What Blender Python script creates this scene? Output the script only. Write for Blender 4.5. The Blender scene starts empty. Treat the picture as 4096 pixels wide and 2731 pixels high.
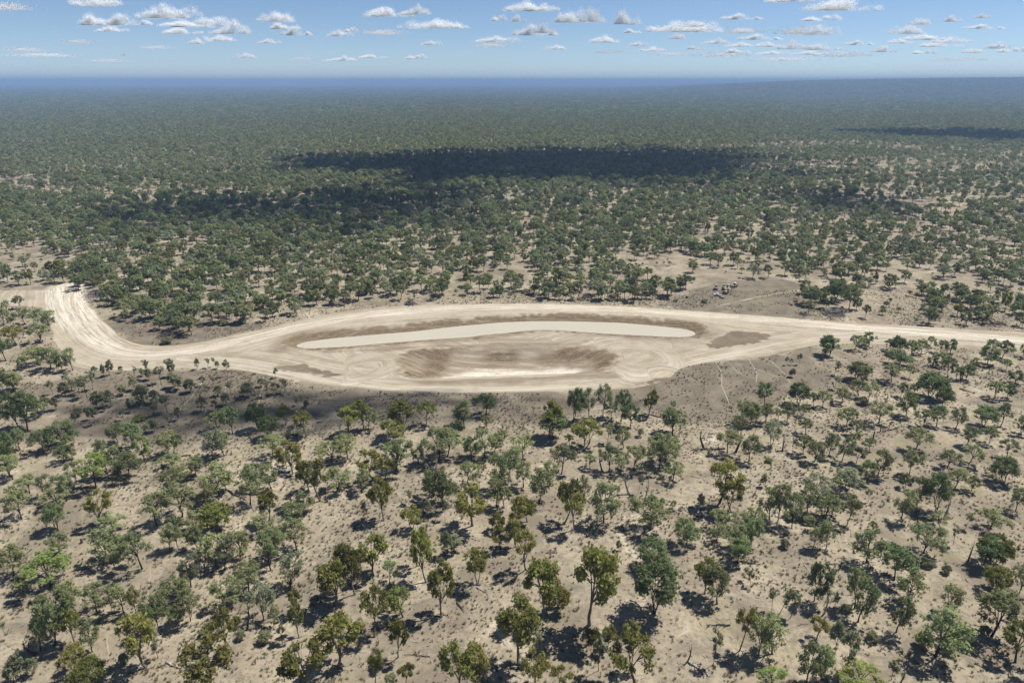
import bpy, math, random
import numpy as np
from mathutils import Vector, Matrix, Euler

# ------------------------------------------------------------------ camera, sky, sun, exposure
scene = bpy.context.scene
COL = scene.collection
CAM_H = 125.0
FPX = 4096 * 24.0 / 36.0                       # focal length in photograph pixels
PITCH = math.atan((1365.5 - 327.0) / FPX)      # horizon sits 327 px below the top edge
cam_data = bpy.data.cameras.new('camera')
cam_data.lens = 24.0; cam_data.sensor_width = 36.0
cam_data.clip_start = 1.0; cam_data.clip_end = 200000.0
cam = bpy.data.objects.new('camera', cam_data); COL.objects.link(cam)
cam.location = (0, 0, CAM_H); cam.rotation_euler = (math.pi / 2 - PITCH, 0, 0)
scene.camera = cam

SUN_EL, SUN_AZ = math.radians(60), math.radians(25)   # azimuth from +x (right) towards +y (away)
SUN = Vector((math.cos(SUN_EL) * math.cos(SUN_AZ), math.cos(SUN_EL) * math.sin(SUN_AZ), math.sin(SUN_EL)))
world = bpy.data.worlds.new('World'); scene.world = world; world.use_nodes = True
wn = world.node_tree.nodes; wl = world.node_tree.links
sky = wn.new('ShaderNodeTexSky'); sky.sky_type = 'NISHITA'; sky.sun_disc = False
sky.sun_elevation = SUN_EL; sky.sun_rotation = math.pi / 2 - SUN_AZ
sky.altitude = 200; sky.air_density = 0.6; sky.dust_density = 0.0; sky.ozone_density = 3.5
wn['Background'].inputs['Strength'].default_value = 0.085
wl.new(sky.outputs['Color'], wn['Background'].inputs['Color'])
sun_data = bpy.data.lights.new('sun', 'SUN'); sun_data.energy = 5.0; sun_data.angle = math.radians(0.53)
sun_data.color = (1.0, 0.975, 0.93)
sun = bpy.data.objects.new('sun', sun_data); COL.objects.link(sun)
sun.rotation_euler = SUN.to_track_quat('Z', 'Y').to_euler(); sun.location = (300, 100, 900)

scene.view_settings.view_transform = 'Standard'; scene.view_settings.look = 'None'
scene.view_settings.exposure = 0.32; scene.view_settings.gamma = 1.0
scene.view_settings.use_curve_mapping = False
cy = scene.cycles
cy.max_bounces = 8; cy.diffuse_bounces = 5; cy.glossy_bounces = 2; cy.transmission_bounces = 3
cy.volume_bounces = 1; cy.transparent_max_bounces = 8; cy.caustics_reflective = False; cy.caustics_refractive = False
cy.use_denoising = True; cy.denoising_prefilter = 'FAST'
try: cy.denoiser = 'OPENIMAGEDENOISE'
except Exception: pass

# ------------------------------------------------------------------ helpers
CP, SP = math.cos(PITCH), math.sin(PITCH)
def ground(x, y, z=0.0):
    """photograph pixel (4096 wide) -> point at height z, and pixels per metre there"""
    t = (1365.5 - y) / FPX; h = CAM_H - z
    Y = h * (CP + t * SP) / (SP - t * CP); d = Y * CP + h * SP
    return (x - 2048) / FPX * d, Y, FPX / d
def V(x, y, z=0.0):                            # same from the 2352-wide view of the photograph
    g = ground(x * 1.74150, y * 1.74150, z); return g[0], g[1]
def height_at(Y, y):
    t = (1365.5 - y) / FPX
    return CAM_H - Y * (SP - t * CP) / (CP + t * SP)
def pixel(X, Y, Z=0.0):
    h = CAM_H - Z; d = Y * CP + h * SP; u = Y * SP - h * CP
    return 2048 + FPX * X / d, 1365.5 - FPX * u / d
def smooth(a, b, x):
    t = np.clip((x - a) / (b - a), 0, 1); return t * t * (3 - 2 * t)

def mesh_from(name, verts, faces, mats=(), smooth_shade=False, mat_index=None):
    me = bpy.data.meshes.new(name)
    verts = np.asarray(verts, dtype=np.float32).reshape(-1, 3)
    if isinstance(faces, np.ndarray):
        n, k = faces.shape
        me.vertices.add(len(verts)); me.vertices.foreach_set('co', verts.ravel())
        me.loops.add(n * k); me.loops.foreach_set('vertex_index', faces.astype(np.int32).ravel())
        me.polygons.add(n); me.polygons.foreach_set('loop_start', np.arange(0, n * k, k, dtype=np.int32))
        me.update(calc_edges=True); me.validate()
    else:
        me.from_pydata([tuple(v) for v in verts], [], faces); me.update()
    for m in mats: me.materials.append(m)
    if smooth_shade: me.polygons.foreach_set('use_smooth', np.ones(len(me.polygons), dtype=bool))
    if mat_index is not None: me.polygons.foreach_set('material_index', np.asarray(mat_index, dtype=np.int32))
    return me
def link(name, data, parent=None, loc=None, rotz=None, kind=None, label=None, cat=None, group=None):
    o = bpy.data.objects.new(name, data); COL.objects.link(o)
    if parent is not None: o.parent = parent
    if loc is not None: o.location = loc
    if rotz is not None: o.rotation_euler = (0, 0, rotz)
    if kind: o['kind'] = kind
    if label: o['label'] = label
    if cat: o['category'] = cat
    if group: o['group'] = group
    return o

class MB:
    """collects simple solids into one mesh"""
    def __init__(s): s.v = []; s.f = []
    def add(s, vs, fs):
        b = len(s.v); s.v += [tuple(v) for v in vs]; s.f += [[i + b for i in f] for f in fs]; return s
    def box(s, c, d, rot=(0, 0, 0), taper=(1, 1)):
        R = Euler(rot).to_matrix(); out = []
        for sz in (-.5, .5):
            tx, ty = (1, 1) if sz < 0 else taper
            for sx, sy in ((-.5, -.5), (.5, -.5), (.5, .5), (-.5, .5)):
                out.append(R @ Vector((sx * d[0] * tx, sy * d[1] * ty, sz * d[2])) + Vector(c))
        return s.add(out, [[3, 2, 1, 0], [4, 5, 6, 7], [0, 1, 5, 4], [1, 2, 6, 5], [2, 3, 7, 6], [3, 0, 4, 7]])
    def tube(s, pts, radii, n=6, cap=True):
        pts = [Vector(p) for p in pts]; base = len(s.v); prev = None
        for i, p in enumerate(pts):
            d = (pts[min(i + 1, len(pts) - 1)] - pts[max(i - 1, 0)]).normalized()
            if prev is None:
                prev = d.orthogonal().normalized()
            a = (prev - d * prev.dot(d)).normalized(); prev = a; b = d.cross(a)
            r = radii[i] if hasattr(radii, '__len__') else radii
            for k in range(n):
                t = 2 * math.pi * k / n; s.v.append(tuple(p + (a * math.cos(t) + b * math.sin(t)) * r))
        for i in range(len(pts) - 1):
            for k in range(n):
                q = (k + 1) % n
                s.f.append([base + i * n + k, base + i * n + q, base + (i + 1) * n + q, base + (i + 1) * n + k])
        if cap:
            s.f.append([base + k for k in range(n)][::-1]); e = base + (len(pts) - 1) * n
            s.f.append([e + k for k in range(n)])
        return s
    def extrude(s, prof, y0, y1):
        """profile in x,z swept along y"""
        n = len(prof); vs = [(x, y0, z) for x, z in prof] + [(x, y1, z) for x, z in prof]
        fs = [list(range(n)), list(range(2 * n - 1, n - 1, -1))]
        fs += [[i, i + n, (i + 1) % n + n, (i + 1) % n] for i in range(n)]
        return s.add(vs, fs)
    def lathe_y(s, c, prof, n=14):
        """profile (offset along y, radius) turned about the y axis"""
        base = len(s.v)
        for oy, r in prof:
            for k in range(n):
                t = 2 * math.pi * k / n; s.v.append((c[0] + r * math.cos(t), c[1] + oy, c[2] + r * math.sin(t)))
        for i in range(len(prof) - 1):
            for k in range(n):
                q = (k + 1) % n; s.f.append([base + i * n + k, base + i * n + q, base + (i + 1) * n + q, base + (i + 1) * n + k])
        s.f.append([base + k for k in range(n)]); e = base + (len(prof) - 1) * n; s.f.append([e + k for k in range(n)][::-1])
        return s
    def build(s, name, mat, parent=None, smooth_shade=False, **kw):
        me = mesh_from(name, s.v, s.f, [mat], smooth_shade)
        return link(name, me, parent, **kw)

# ------------------------------------------------------------------ materials
class NT:
    def __init__(s, name):
        s.m = bpy.data.materials.new(name); s.m.use_nodes = True; s.t = s.m.node_tree
        s.t.nodes.clear(); s.out = s.n('ShaderNodeOutputMaterial')
    def n(s, typ, **props):
        o = s.t.nodes.new(typ)
        for k, v in props.items(): setattr(o, k, v)
        return o
    def put(s, sock, v):
        if hasattr(v, 'is_linked') or hasattr(v, 'links'): s.t.links.new(v, sock)
        else: sock.default_value = v
    def noise(s, scale, detail=4, rough=.55, vec=None, dist=0.0):
        o = s.n('ShaderNodeTexNoise'); o.inputs['Scale'].default_value = scale
        o.inputs['Detail'].default_value = detail; o.inputs['Roughness'].default_value = rough
        o.inputs['Distortion'].default_value = dist
        if vec is not None: s.t.links.new(vec, o.inputs['Vector'])
        return o.outputs['Fac']
    def mixc(s, f, a, b, mode='MIX'):
        o = s.n('ShaderNodeMix', data_type='RGBA', blend_type=mode)
        s.put(o.inputs[0], f); s.put(o.inputs[6], a if not isinstance(a, tuple) else (*a, 1)[:4])
        s.put(o.inputs[7], b if not isinstance(b, tuple) else (*b, 1)[:4]); return o.outputs[2]
    def math(s, op, a, b=0.0, c=0.0, clamp=False):
        o = s.n('ShaderNodeMath', operation=op, use_clamp=clamp); s.put(o.inputs[0], a); s.put(o.inputs[1], b); s.put(o.inputs[2], c)
        return o.outputs[0]
    def step(s, a, b, x):
        o = s.n('ShaderNodeMapRange', interpolation_type='SMOOTHSTEP')
        s.put(o.inputs[0], x); o.inputs[1].default_value = a; o.inputs[2].default_value = b; return o.outputs[0]
    def attr(s, name):
        o = s.n('ShaderNodeAttribute'); o.attribute_name = name; return o
    def pos(s): return s.n('ShaderNodeNewGeometry').outputs['Position']
    def obj(s): return s.n('ShaderNodeTexCoord').outputs['Object']
    def principled(s, col, rough=.9, spec=.1, bump=None, bstr=.5, bdist=.1, metal=0.0):
        b = s.n('ShaderNodeBsdfPrincipled'); s.put(b.inputs['Base Color'], col if not isinstance(col, tuple) else (*col, 1)[:4])
        s.put(b.inputs['Roughness'], rough); b.inputs['Specular IOR Level'].default_value = spec; b.inputs['Metallic'].default_value = metal
        if bump is not None:
            q = s.n('ShaderNodeBump'); q.inputs['Strength'].default_value = bstr; q.inputs['Distance'].default_value = bdist
            s.t.links.new(bump, q.inputs['Height']); s.t.links.new(q.outputs[0], b.inputs['Normal'])
        s.t.links.new(b.outputs[0], s.out.inputs[0]); return s.m

def simple_mat(name, col, rough=.7, spec=.2, var=.25, scale=3.0, metal=0.0):
    t = NT(name); n = t.noise(scale, 5, .6, t.obj())
    dark = tuple(c * (1 - var) for c in col); lite = tuple(min(1, c * (1 + var)) for c in col)
    return t.principled(t.mixc(t.step(.3, .7, n), dark, lite), rough, spec, metal=metal)

def leaf_mat(name, a, b, transl=.42):
    t = NT(name); tint = t.attr('tint').outputs['Fac']
    rnd = t.n('ShaderNodeObjectInfo').outputs['Random']
    f = t.math('ADD', t.math('MULTIPLY', tint, .55), t.math('MULTIPLY', rnd, .45))
    c = t.mixc(f, a, b)
    hs = t.n('ShaderNodeHueSaturation'); t.t.links.new(c, hs.inputs['Color'])
    t.put(hs.inputs['Value'], t.math('ADD', t.math('MULTIPLY', rnd, .5), .75))
    t.put(hs.inputs['Hue'], t.math('ADD', t.math('MULTIPLY', t.math('FRACT', t.math('MULTIPLY', rnd, 7.31)), .035), .483))
    d = t.n('ShaderNodeBsdfDiffuse'); r = t.n('ShaderNodeBsdfTranslucent'); m = t.n('ShaderNodeMixShader')
    t.t.links.new(hs.outputs[0], d.inputs[0]); t.t.links.new(hs.outputs[0], r.inputs[0]); m.inputs[0].default_value = transl
    t.t.links.new(d.outputs[0], m.inputs[1]); t.t.links.new(r.outputs[0], m.inputs[2]); t.t.links.new(m.outputs[0], t.out.inputs[0])
    return t.m
LEAF = {
    'g': leaf_mat('leaves_grey_green', (0.226, 0.250, 0.110), (0.325, 0.350, 0.163)),
    'o': leaf_mat('leaves_olive', (0.215, 0.211, 0.058), (0.297, 0.289, 0.084)),
    'd': leaf_mat('leaves_dark_green', (0.165, 0.205, 0.084), (0.248, 0.289, 0.126)),
    'y': leaf_mat('leaves_blue_grey', (0.248, 0.272, 0.158), (0.341, 0.366, 0.215)),
    'l': leaf_mat('leaves_bright_green', (0.226, 0.272, 0.079), (0.314, 0.366, 0.116)),
    's': leaf_mat('leaves_sapling', (0.215, 0.228, 0.126), (0.303, 0.311, 0.173)),
    'r': leaf_mat('leaves_dry_russet', (0.176, 0.100, 0.063), (0.264, 0.155, 0.095)),
}
BARK_DARK = simple_mat('bark_dark', (.060, .050, .043), .95, .05, .4, 2.0)
BARK_PALE = simple_mat('bark_pale', (.20, .17, .145), .9, .05, .55, 1.2)
DEADWOOD_DARK = simple_mat('deadwood_dark', (.075, .062, .053), .95, .05, .4, 2.0)
DEADWOOD_PALE = simple_mat('deadwood_pale', (.40, .36, .32), .9, .05, .35, 1.5)

# earth: one procedural material; vertex attributes say where soil was scraped, chalky, damp or grown over
def make_earth():
    t = NT('earth'); P = t.pos()
    bare, white, dark, meadow = (t.attr(k).outputs['Fac'] for k in ('bare', 'white', 'dark', 'meadow'))
    sv = t.attr('streak').outputs['Vector']
    nL = t.noise(.018, 5, .55, P); nM = t.noise(.11, 5, .6, P, .4); nF = t.noise(.75, 5, .65, P); nX = t.noise(4.0, 4, .7, P)
    mp = t.n('ShaderNodeMapping'); t.t.links.new(sv, mp.inputs[0]); mp.inputs['Scale'].default_value = (1.0, .035, 1)
    st = t.noise(.6, 6, .62, mp.outputs[0], .45)
    mp2 = t.n('ShaderNodeMapping'); t.t.links.new(sv, mp2.inputs[0]); mp2.inputs['Scale'].default_value = (1.0, .012, 1)
    st2 = t.noise(.16, 4, .6, mp2.outputs[0], .5)
    mp3 = t.n('ShaderNodeMapping'); t.t.links.new(sv, mp3.inputs[0]); mp3.inputs['Scale'].default_value = (1.0, .045, 1)
    st3 = t.noise(1.5, 5, .65, mp3.outputs[0], .6)
    k = t.math('ADD', t.math('MULTIPLY', nL, .45), t.math('MULTIPLY', nM, .55))
    nP = t.noise(.045, 6, .65, P, 1.0)
    soil = t.mixc(t.step(.38, .64, k), (.265, .219, .151), (.395, .332, .230))
    soil = t.mixc(t.math('MULTIPLY', t.step(.47, .62, nP), .85), soil, (.18, .149, .105))
    soil = t.mixc(t.math('MULTIPLY', t.step(.62, .72, t.math('SUBTRACT', 1.02, nP)), .8), soil, (.54, .463, .34))
    soil = t.mixc(t.math('MULTIPLY', t.step(.46, .64, nF), .65), soil, (.165, .135, .105))
    soil = t.mixc(t.math('MULTIPLY', t.step(.56, .72, nX), .5), soil, (.52, .45, .36))
    soil = t.mixc(t.math('MULTIPLY', t.step(.54, .68, t.noise(.06, 5, .6, P, .8)), .55), soil, (.255, .225, .125))
    grass = t.mixc(t.step(.35, .65, nM), (.15, .122, .088), (.215, .178, .125))
    grass = t.mixc(t.math('MULTIPLY', t.step(.58, .72, nL), .5), grass, (.235, .215, .11))
    grass = t.mixc(t.math('MULTIPLY', t.step(.5, .68, nF), .4), grass, (0.151, 0.127, 0.089))
    c = t.mixc(t.step(.35, .65, t.math('ADD', meadow, t.math('MULTIPLY', t.math('SUBTRACT', nM, .5), .6))), soil, grass)
    bc = t.mixc(t.step(.38, .62, t.math('ADD', t.math('MULTIPLY', st2, .5), t.math('MULTIPLY', nM, .5))), (.285, .235, .158), (.405, .346, .248))
    bc = t.mixc(t.math('MULTIPLY', t.step(.45, .66, st), .75), bc, (.49, .43, .34))
    bc = t.mixc(t.math('MULTIPLY', t.step(.52, .75, nF), .3), bc, (0.263, 0.205, 0.134))
    edge = t.math('ADD', bare, t.math('MULTIPLY', t.math('SUBTRACT', nF, .5), .35))
    c = t.mixc(t.step(.38, .62, edge), c, bc)
    w = t.math('MULTIPLY', white, t.math('ADD', t.math('MULTIPLY', t.step(.40, .60, t.math('ADD', t.math('MULTIPLY', st, .5), t.math('MULTIPLY', st3, .5))), .8), t.math('MULTIPLY', t.step(.4, .65, nF), .3)), clamp=True)
    c = t.mixc(w, c, (0.707, 0.643, 0.516))
    dk = t.math('MULTIPLY', dark, t.step(.36, .52, t.math('ADD', t.math('MULTIPLY', st, .3), t.math('ADD', t.math('MULTIPLY', st3, .4), t.math('MULTIPLY', nF, .3)))), clamp=True)
    c = t.mixc(dk, c, t.mixc(t.step(.4, .62, t.math('ADD', t.math('MULTIPLY', nF, .5), t.math('MULTIPLY', nX, .5))), (.10, .068, .04), (.235, .175, .105)))
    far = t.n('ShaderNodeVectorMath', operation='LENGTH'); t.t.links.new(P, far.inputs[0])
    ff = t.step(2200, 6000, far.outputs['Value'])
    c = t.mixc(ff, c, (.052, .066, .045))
    bh = t.math('ADD', t.math('MULTIPLY', nF, .7), t.math('MULTIPLY', nX, .3))
    bh = t.math('ADD', bh, t.math('MULTIPLY', st, t.math('MULTIPLY', bare, .8)))
    return t.principled(c, .95, .05, bh, .55, .35)
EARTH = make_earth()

# ------------------------------------------------------------------ terrain layout (metres, from the view)
def poly(pts, z=0.0): return np.array([V(x, y, z) for x, y in pts])
def seg_dist(px, py, line, closed=False):
    """distance, signed side offset, arc length to a polyline"""
    best = np.full(px.shape, 1e9); off = np.zeros(px.shape); arc = np.zeros(px.shape); s0 = 0.0
    n = len(line); R = range(n if closed else n - 1)
    for i in R:
        a = line[i]; b = line[(i + 1) % n]; d = b - a; L = math.hypot(*d) + 1e-9
        t = ((px - a[0]) * d[0] + (py - a[1]) * d[1]) / (L * L); tc = np.clip(t, 0, 1)
        dx = px - a[0] - tc * d[0]; dy = py - a[1] - tc * d[1]; dd = np.hypot(dx, dy)
        m = dd < best; best = np.where(m, dd, best)
        sg = np.sign((px - a[0]) * -d[1] + (py - a[1]) * d[0])
        off = np.where(m, dd * sg, off); arc = np.where(m, s0 + tc * L, arc); s0 += L
    return best, off, arc
def inside(px, py, pg):
    r = np.zeros(px.shape, dtype=bool); n = len(pg); j = n - 1
    for i in range(n):
        xi, yi = pg[i]; xj, yj = pg[j]
        c = ((yi > py) != (yj > py)) & (px < (xj - xi) * (py - yi) / (yj - yi + 1e-12) + xi); r ^= c; j = i
    return r
def sdf(px, py, pg):
    d = seg_dist(px, py, pg, True)[0]; return np.where(inside(px, py, pg), -d, d)
def resample(pg, step, closed=True):
    out = []; n = len(pg)
    for i in range(n if closed else n - 1):
        a, b = pg[i], pg[(i + 1) % n]; k = max(1, int(math.hypot(*(b - a)) / step))
        out += [a + (b - a) * q / k for q in range(k)]
    if not closed: out.append(pg[-1])
    return np.array(out)
def soften(pg, closed=True, it=2):
    for _ in range(it):
        if closed: pg = (np.roll(pg, 1, 0) + 2 * pg + np.roll(pg, -1, 0)) / 4
        else: pg = np.vstack([pg[:1], (pg[:-2] + 2 * pg[1:-1] + pg[2:]) / 4, pg[-1:]])
    return pg

WATER_Z = -1.2
POND = poly([(671, 795), (690, 786), (760, 777), (850, 769), (950, 761), (1050, 749), (1150, 740), (1240, 737), (1330, 738), (1430, 741),
             (1520, 749), (1580, 756), (1604, 763), (1606, 769), (1595, 774), (1560, 775), (1500, 772), (1400, 767), (1320, 761), (1250, 757), (1215, 758),
             (1195, 763), (1184, 760), (1172, 767), (1150, 764), (1130, 769), (1112, 768), (1090, 774), (1000, 779), (900, 787), (800, 796),
             (700, 801), (676, 800)], WATER_Z)
POND = soften(resample(POND, 3), True, 3)
BARE = poly([(-60, 668), (45, 667), (93, 665), (167, 671), (195, 695), (233, 735), (285, 784), (345, 797), (430, 792), (530, 772), (640, 748), (720, 729),
             (800, 714), (900, 704), (1000, 700), (1150, 698), (1300, 699), (1420, 704), (1540, 712), (1650, 718), (1760, 727), (1860, 735),
             (1960, 741), (2080, 748), (2200, 756), (2352, 764), (2700, 782), (2700, 822), (2352, 805), (2200, 797), (2100, 794), (2024, 791), (1954, 787), (1879, 790),
             (1842, 797), (1775, 814), (1709, 826), (1643, 829), (1575, 838), (1535, 853), (1560, 864), (1540, 874), (1502, 886), (1399, 895), (1165, 901), (965, 900),
             (865, 894), (765, 884), (698, 875), (632, 865), (567, 852), (493, 845), (400, 845), (300, 852), (217, 852), (173, 842), (133, 801),
             (117, 761), (120, 740), (92, 700), (60, 703), (-60, 696)])
BARE = soften(resample(BARE, 5), True, 3)
ROAD = soften(resample(poly([(150, 660), (148, 690), (172, 730), (210, 778), (260, 808), (330, 817), (430, 809), (560, 786), (680, 757), (800, 731), (920, 717),
                    (1100, 709), (1250, 708), (1400, 713), (1540, 721), (1700, 732), (1860, 745), (2050, 761), (2352, 784), (2700, 805)]), 6, False), False, 4)
TRACK = soften(resample(poly([(420, 822), (560, 832), (640, 848), (760, 876), (900, 891), (1100, 893), (1300, 889), (1420, 879), (1500, 858), (1560, 838), (1640, 816),
                     (1740, 803), (1850, 780), (1950, 768), (2100, 770)]), 6, False), False, 4)
PIT = poly([(925, 806), (1000, 797), (1200, 795), (1360, 797), (1410, 803), (1425, 820), (1415, 845), (1370, 858), (1200, 864), (1000, 871), (935, 873), (915, 850), (912, 825)])
PIT = soften(resample(PIT, 4), True, 3)
PITLINE = soften(resample(poly([(860, 800), (925, 812), (985, 828), (1060, 846), (1140, 852), (1220, 851), (1300, 842), (1370, 822), (1425, 804), (1480, 790)]), 5, False), False, 5)
FLOOR = soften(resample(poly([(975, 868), (1010, 850), (1060, 836), (1120, 828), (1230, 828), (1310, 830), (1350, 842), (1310, 857), (1150, 863)]), 4), True, 2)
ISLES = [soften(resample(poly(p), 3), True, 2) for p in (
    [(1620, 797), (1645, 781), (1680, 766), (1720, 760), (1772, 767), (1776, 775), (1745, 786), (1690, 794), (1632, 801)],
    [(608, 842), (680, 839), (740, 847), (795, 862), (740, 864), (690, 856), (640, 851)],
    [(1440, 884), (1480, 872), (1530, 862), (1552, 866), (1530, 878), (1490, 886)])]
SPUR = soften(resample(poly([(2500, 594), (2352, 604), (2250, 613), (2150, 622), (2080, 632), (2010, 640), (1940, 650), (1890, 660), (1820, 668), (1740, 682), (1660, 700), (1600, 716)]), 6, False), False, 3)
MEADOW = [poly(p) for p in (
    [(1540, 690), (1580, 660), (1640, 640), (1720, 648), (1800, 640), (1850, 660), (1840, 725), (1700, 722), (1560, 712)],
    [(1545, 842), (1640, 832), (1780, 818), (1850, 800), (1900, 830), (1880, 860), (1790, 900), (1690, 950), (1560, 960), (1420, 925), (1400, 898)],
    [(230, 858), (400, 850), (560, 858), (760, 888), (960, 905), (1200, 905), (1400, 900), (1350, 940), (1240, 990), (1050, 950), (900, 930), (640, 950), (420, 1000), (120, 1000), (100, 900)],
    [(235, 740), (300, 790), (430, 788), (560, 758), (600, 745), (400, 742), (300, 720)])]
DARKBANDS = [poly(p) for p in ([(905, 868), (1000, 873), (1200, 866), (1400, 856), (1430, 866), (1200, 881), (960, 885)],
                               [(925, 799), (1180, 796), (1385, 795), (1405, 799), (1200, 801), (950, 804)],
                               [(560, 806), (700, 806), (860, 800), (960, 793), (1200, 788), (1330, 790), (1240, 797), (980, 800), (800, 812), (660, 812)])]

def vnoise(x, y, s, seed):
    """cheap smooth value noise"""
    r = np.random.default_rng(seed); T = r.random((256, 256)); u = x / s; v = y / s
    iu = np.floor(u).astype(int); iv = np.floor(v).astype(int); fu = u - iu; fv = v - iv
    fu = fu * fu * (3 - 2 * fu); fv = fv * fv * (3 - 2 * fv); g = lambda a, b: T[a % 256, b % 256]
    return (g(iu, iv) * (1 - fu) + g(iu + 1, iv) * fu) * (1 - fv) + (g(iu, iv + 1) * (1 - fu) + g(iu + 1, iv + 1) * fu) * fv

def axis(lo, hi, step, lo_end, hi_end, grow=1.12):
    a = list(np.arange(lo, hi + 1e-6, step)); d = step
    while a[-1] < hi_end: d *= grow; a.append(a[-1] + d)
    d = step; b = []
    x = lo
    while x > lo_end: d *= grow; x -= d; b.append(x)
    return np.array(b[::-1] + a)
xs = axis(-345, 365, 1.0, -54000, 54000); ys = axis(95, 470, 0.8, -3000, 54000)
GX, GY = np.meshgrid(xs, ys); shp = GX.shape; X = GX.ravel(); Y = GY.ravel()
core = (np.abs(X) < 420) & (Y > 60) & (Y < 640)
cx, cyy = X[core], Y[core]
A = {k: np.zeros(X.shape) for k in ('bare', 'white', 'dark', 'meadow', 'z', 'sx', 'sy', 'cls')}
sb = sdf(cx, cyy, BARE); sp = sdf(cx, cyy, POND); st_ = sdf(cx, cyy, PIT); sf = sdf(cx, cyy, FLOOR)
dr, orr, ar = seg_dist(cx, cyy, ROAD); dt, ot, at = seg_dist(cx, cyy, TRACK); dp, op, ap = seg_dist(cx, cyy, PITLINE); ds, os_, as_ = seg_dist(cx, cyy, SPUR)
si = np.minimum.reduce([sdf(cx, cyy, p) for p in ISLES])
sm = np.minimum.reduce([sdf(cx, cyy, p) for p in MEADOW])
n1 = vnoise(cx, cyy, 9, 1); n2 = vnoise(cx, cyy, 2.2, 2); n3 = vnoise(cx, cyy, 30, 3)
bare = smooth(1.5, -1.5, sb + (n1 - .5) * 2) * smooth(-3, 2.5, si + (n1 - .5) * 6 + (n2 - .5) * 3)
spw = 1.0 + 1.9 * smooth(as_.max() * .8, as_.max() * .35, as_); bare = np.maximum(bare, smooth(spw + .9, spw - .5, ds + (n2 - .5) + (n1 - .5) * 1.5) * (.45 + .5 * smooth(as_.max(), as_.max() * .6, as_)))
pad = smooth(0, 30, V(300, 800)[1] - 0 * cyy) * 0
white = smooth(8.5, 3.5, dr - smooth(60, 25, ar) * 5) * (.42 + .5 * n3)
white = np.maximum(white, smooth(12, 8, dr + (n1 - .5) * 3) * smooth(140, 70, ar) * (.75 + .35 * n1))
white = np.maximum(white, smooth(1, -4, sf) * (.75 + .5 * n2))
white = np.maximum(white, smooth(6, 2, dt) * .25)
dark = smooth(7.5, 4.0, sp + (n2 - .5) * 5 + (n1 - .5) * 4) * 1.0
dark = np.maximum(dark, smooth(15, 6, sp + (n1 - .5) * 8) * .55 * smooth(6, -6, orr * 0 + cyy - V(1200, 757)[1]))
dark = np.maximum(dark, smooth(2.0, -4.0, si + (n1 - .5) * 6 + (n2 - .5) * 4) * .45); meadow_isle = smooth(2.5, -3.0, si + (n1 - .5) * 6 + (n2 - .5) * 3)
endramp = smooth(0, 1, np.abs((ap - ap.max() / 2) / (ap.max() / 2)))
pend = smooth(.30, .62, np.abs(ap / ap.max() - .5) * 2 + (n1 - .5) * .2); dark = np.maximum(dark, smooth(2, -3, st_ + (n2 - .5) * 5 + (n1 - .5) * 4) * smooth(-3, 4, sf + (n2 - .5) * 4) * (.78 + .22 * pend) * (.6 + .7 * n1))
white = np.maximum(white, smooth(1, -3, st_) * smooth(.58, .68, vnoise(cx * .1, cyy, 2.4, 66)) * 1.0 * (1 - pend))
white = np.maximum(white, smooth(1, -3, st_) * pend * smooth(.55, .9, np.sin(op * 1.35 + n3 * 3)) * smooth(.25, .55, n1) * .7)
for b in DARKBANDS: dark = np.maximum(dark, smooth(1.5, -2, sdf(cx, cyy, b) + (n1 - .5) * 4) * .65)
meadow = smooth(14, -12, sm + (n1 - .5) * 10 + (n3 - .5) * 16)
upper = smooth(-4, 4, cyy - np.interp(cx, *zip(*sorted((p[0], p[1]) for p in soften(resample(poly([(600, 806), (676, 798), (900, 778), (1100, 760), (1300, 750), (1500, 761), (1606, 768), (1680, 770)]), 5, False), False)))))
meadow = np.maximum(meadow, meadow_isle)
crest = .25 + 1.1 * upper
z = np.where(sp < 0, WATER_Z - .25 * np.minimum(-sp, 8), WATER_Z + (crest - WATER_Z) * smooth(-1.5, 7.5, sp) ** 1.0)
z = z * 1.0
fade = smooth(34, 9, sp); z = np.where(sp < 0, z, z * fade)
z += np.where((sp > .8) & (sp < 10), (n2 - .5) * .8 * smooth(10, 5, sp) * smooth(.8, 2.5, sp), 0)
z += .6 * smooth(9, 5, dr) * smooth(-40, 0, sp) * (1 - fade)
mx = ap.max(); ramp = smooth(4, 62, ap) * smooth(4, 62, mx - ap)
z += np.where(st_ < 0, -4.2 * smooth(0, 11, -st_) * ramp, 0)
z += np.where((st_ < 3), (.22 * np.sin(op * 1.7 + n1 * 5) * pend + .7 * (vnoise(cx * .35, cyy * 1.5, 2.4, 67) - .5) + .5 * (n1 - .5)) * smooth(3, -3, st_) * smooth(-4, 3, sf), 0)
for b in DARKBANDS[:1]: z += .5 * smooth(1, -3, sdf(cx, cyy, b))
z += (n1 - .5) * .25 * (1 - bare) + (n2 - .5) * .12 * smooth(0, 2, np.abs(sp))
cls = np.zeros(cx.shape, dtype=int)
cls[(bare > .5)] = 1; cls[(bare > .5) & (dt < 6)] = 3; cls[(bare > .5) & (dr < 9)] = 2
cls[st_ < 0] = 4; cls[(sp < 8)] = 5; cls[(ds < 2.5) & (sb > 2)] = 6
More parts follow.
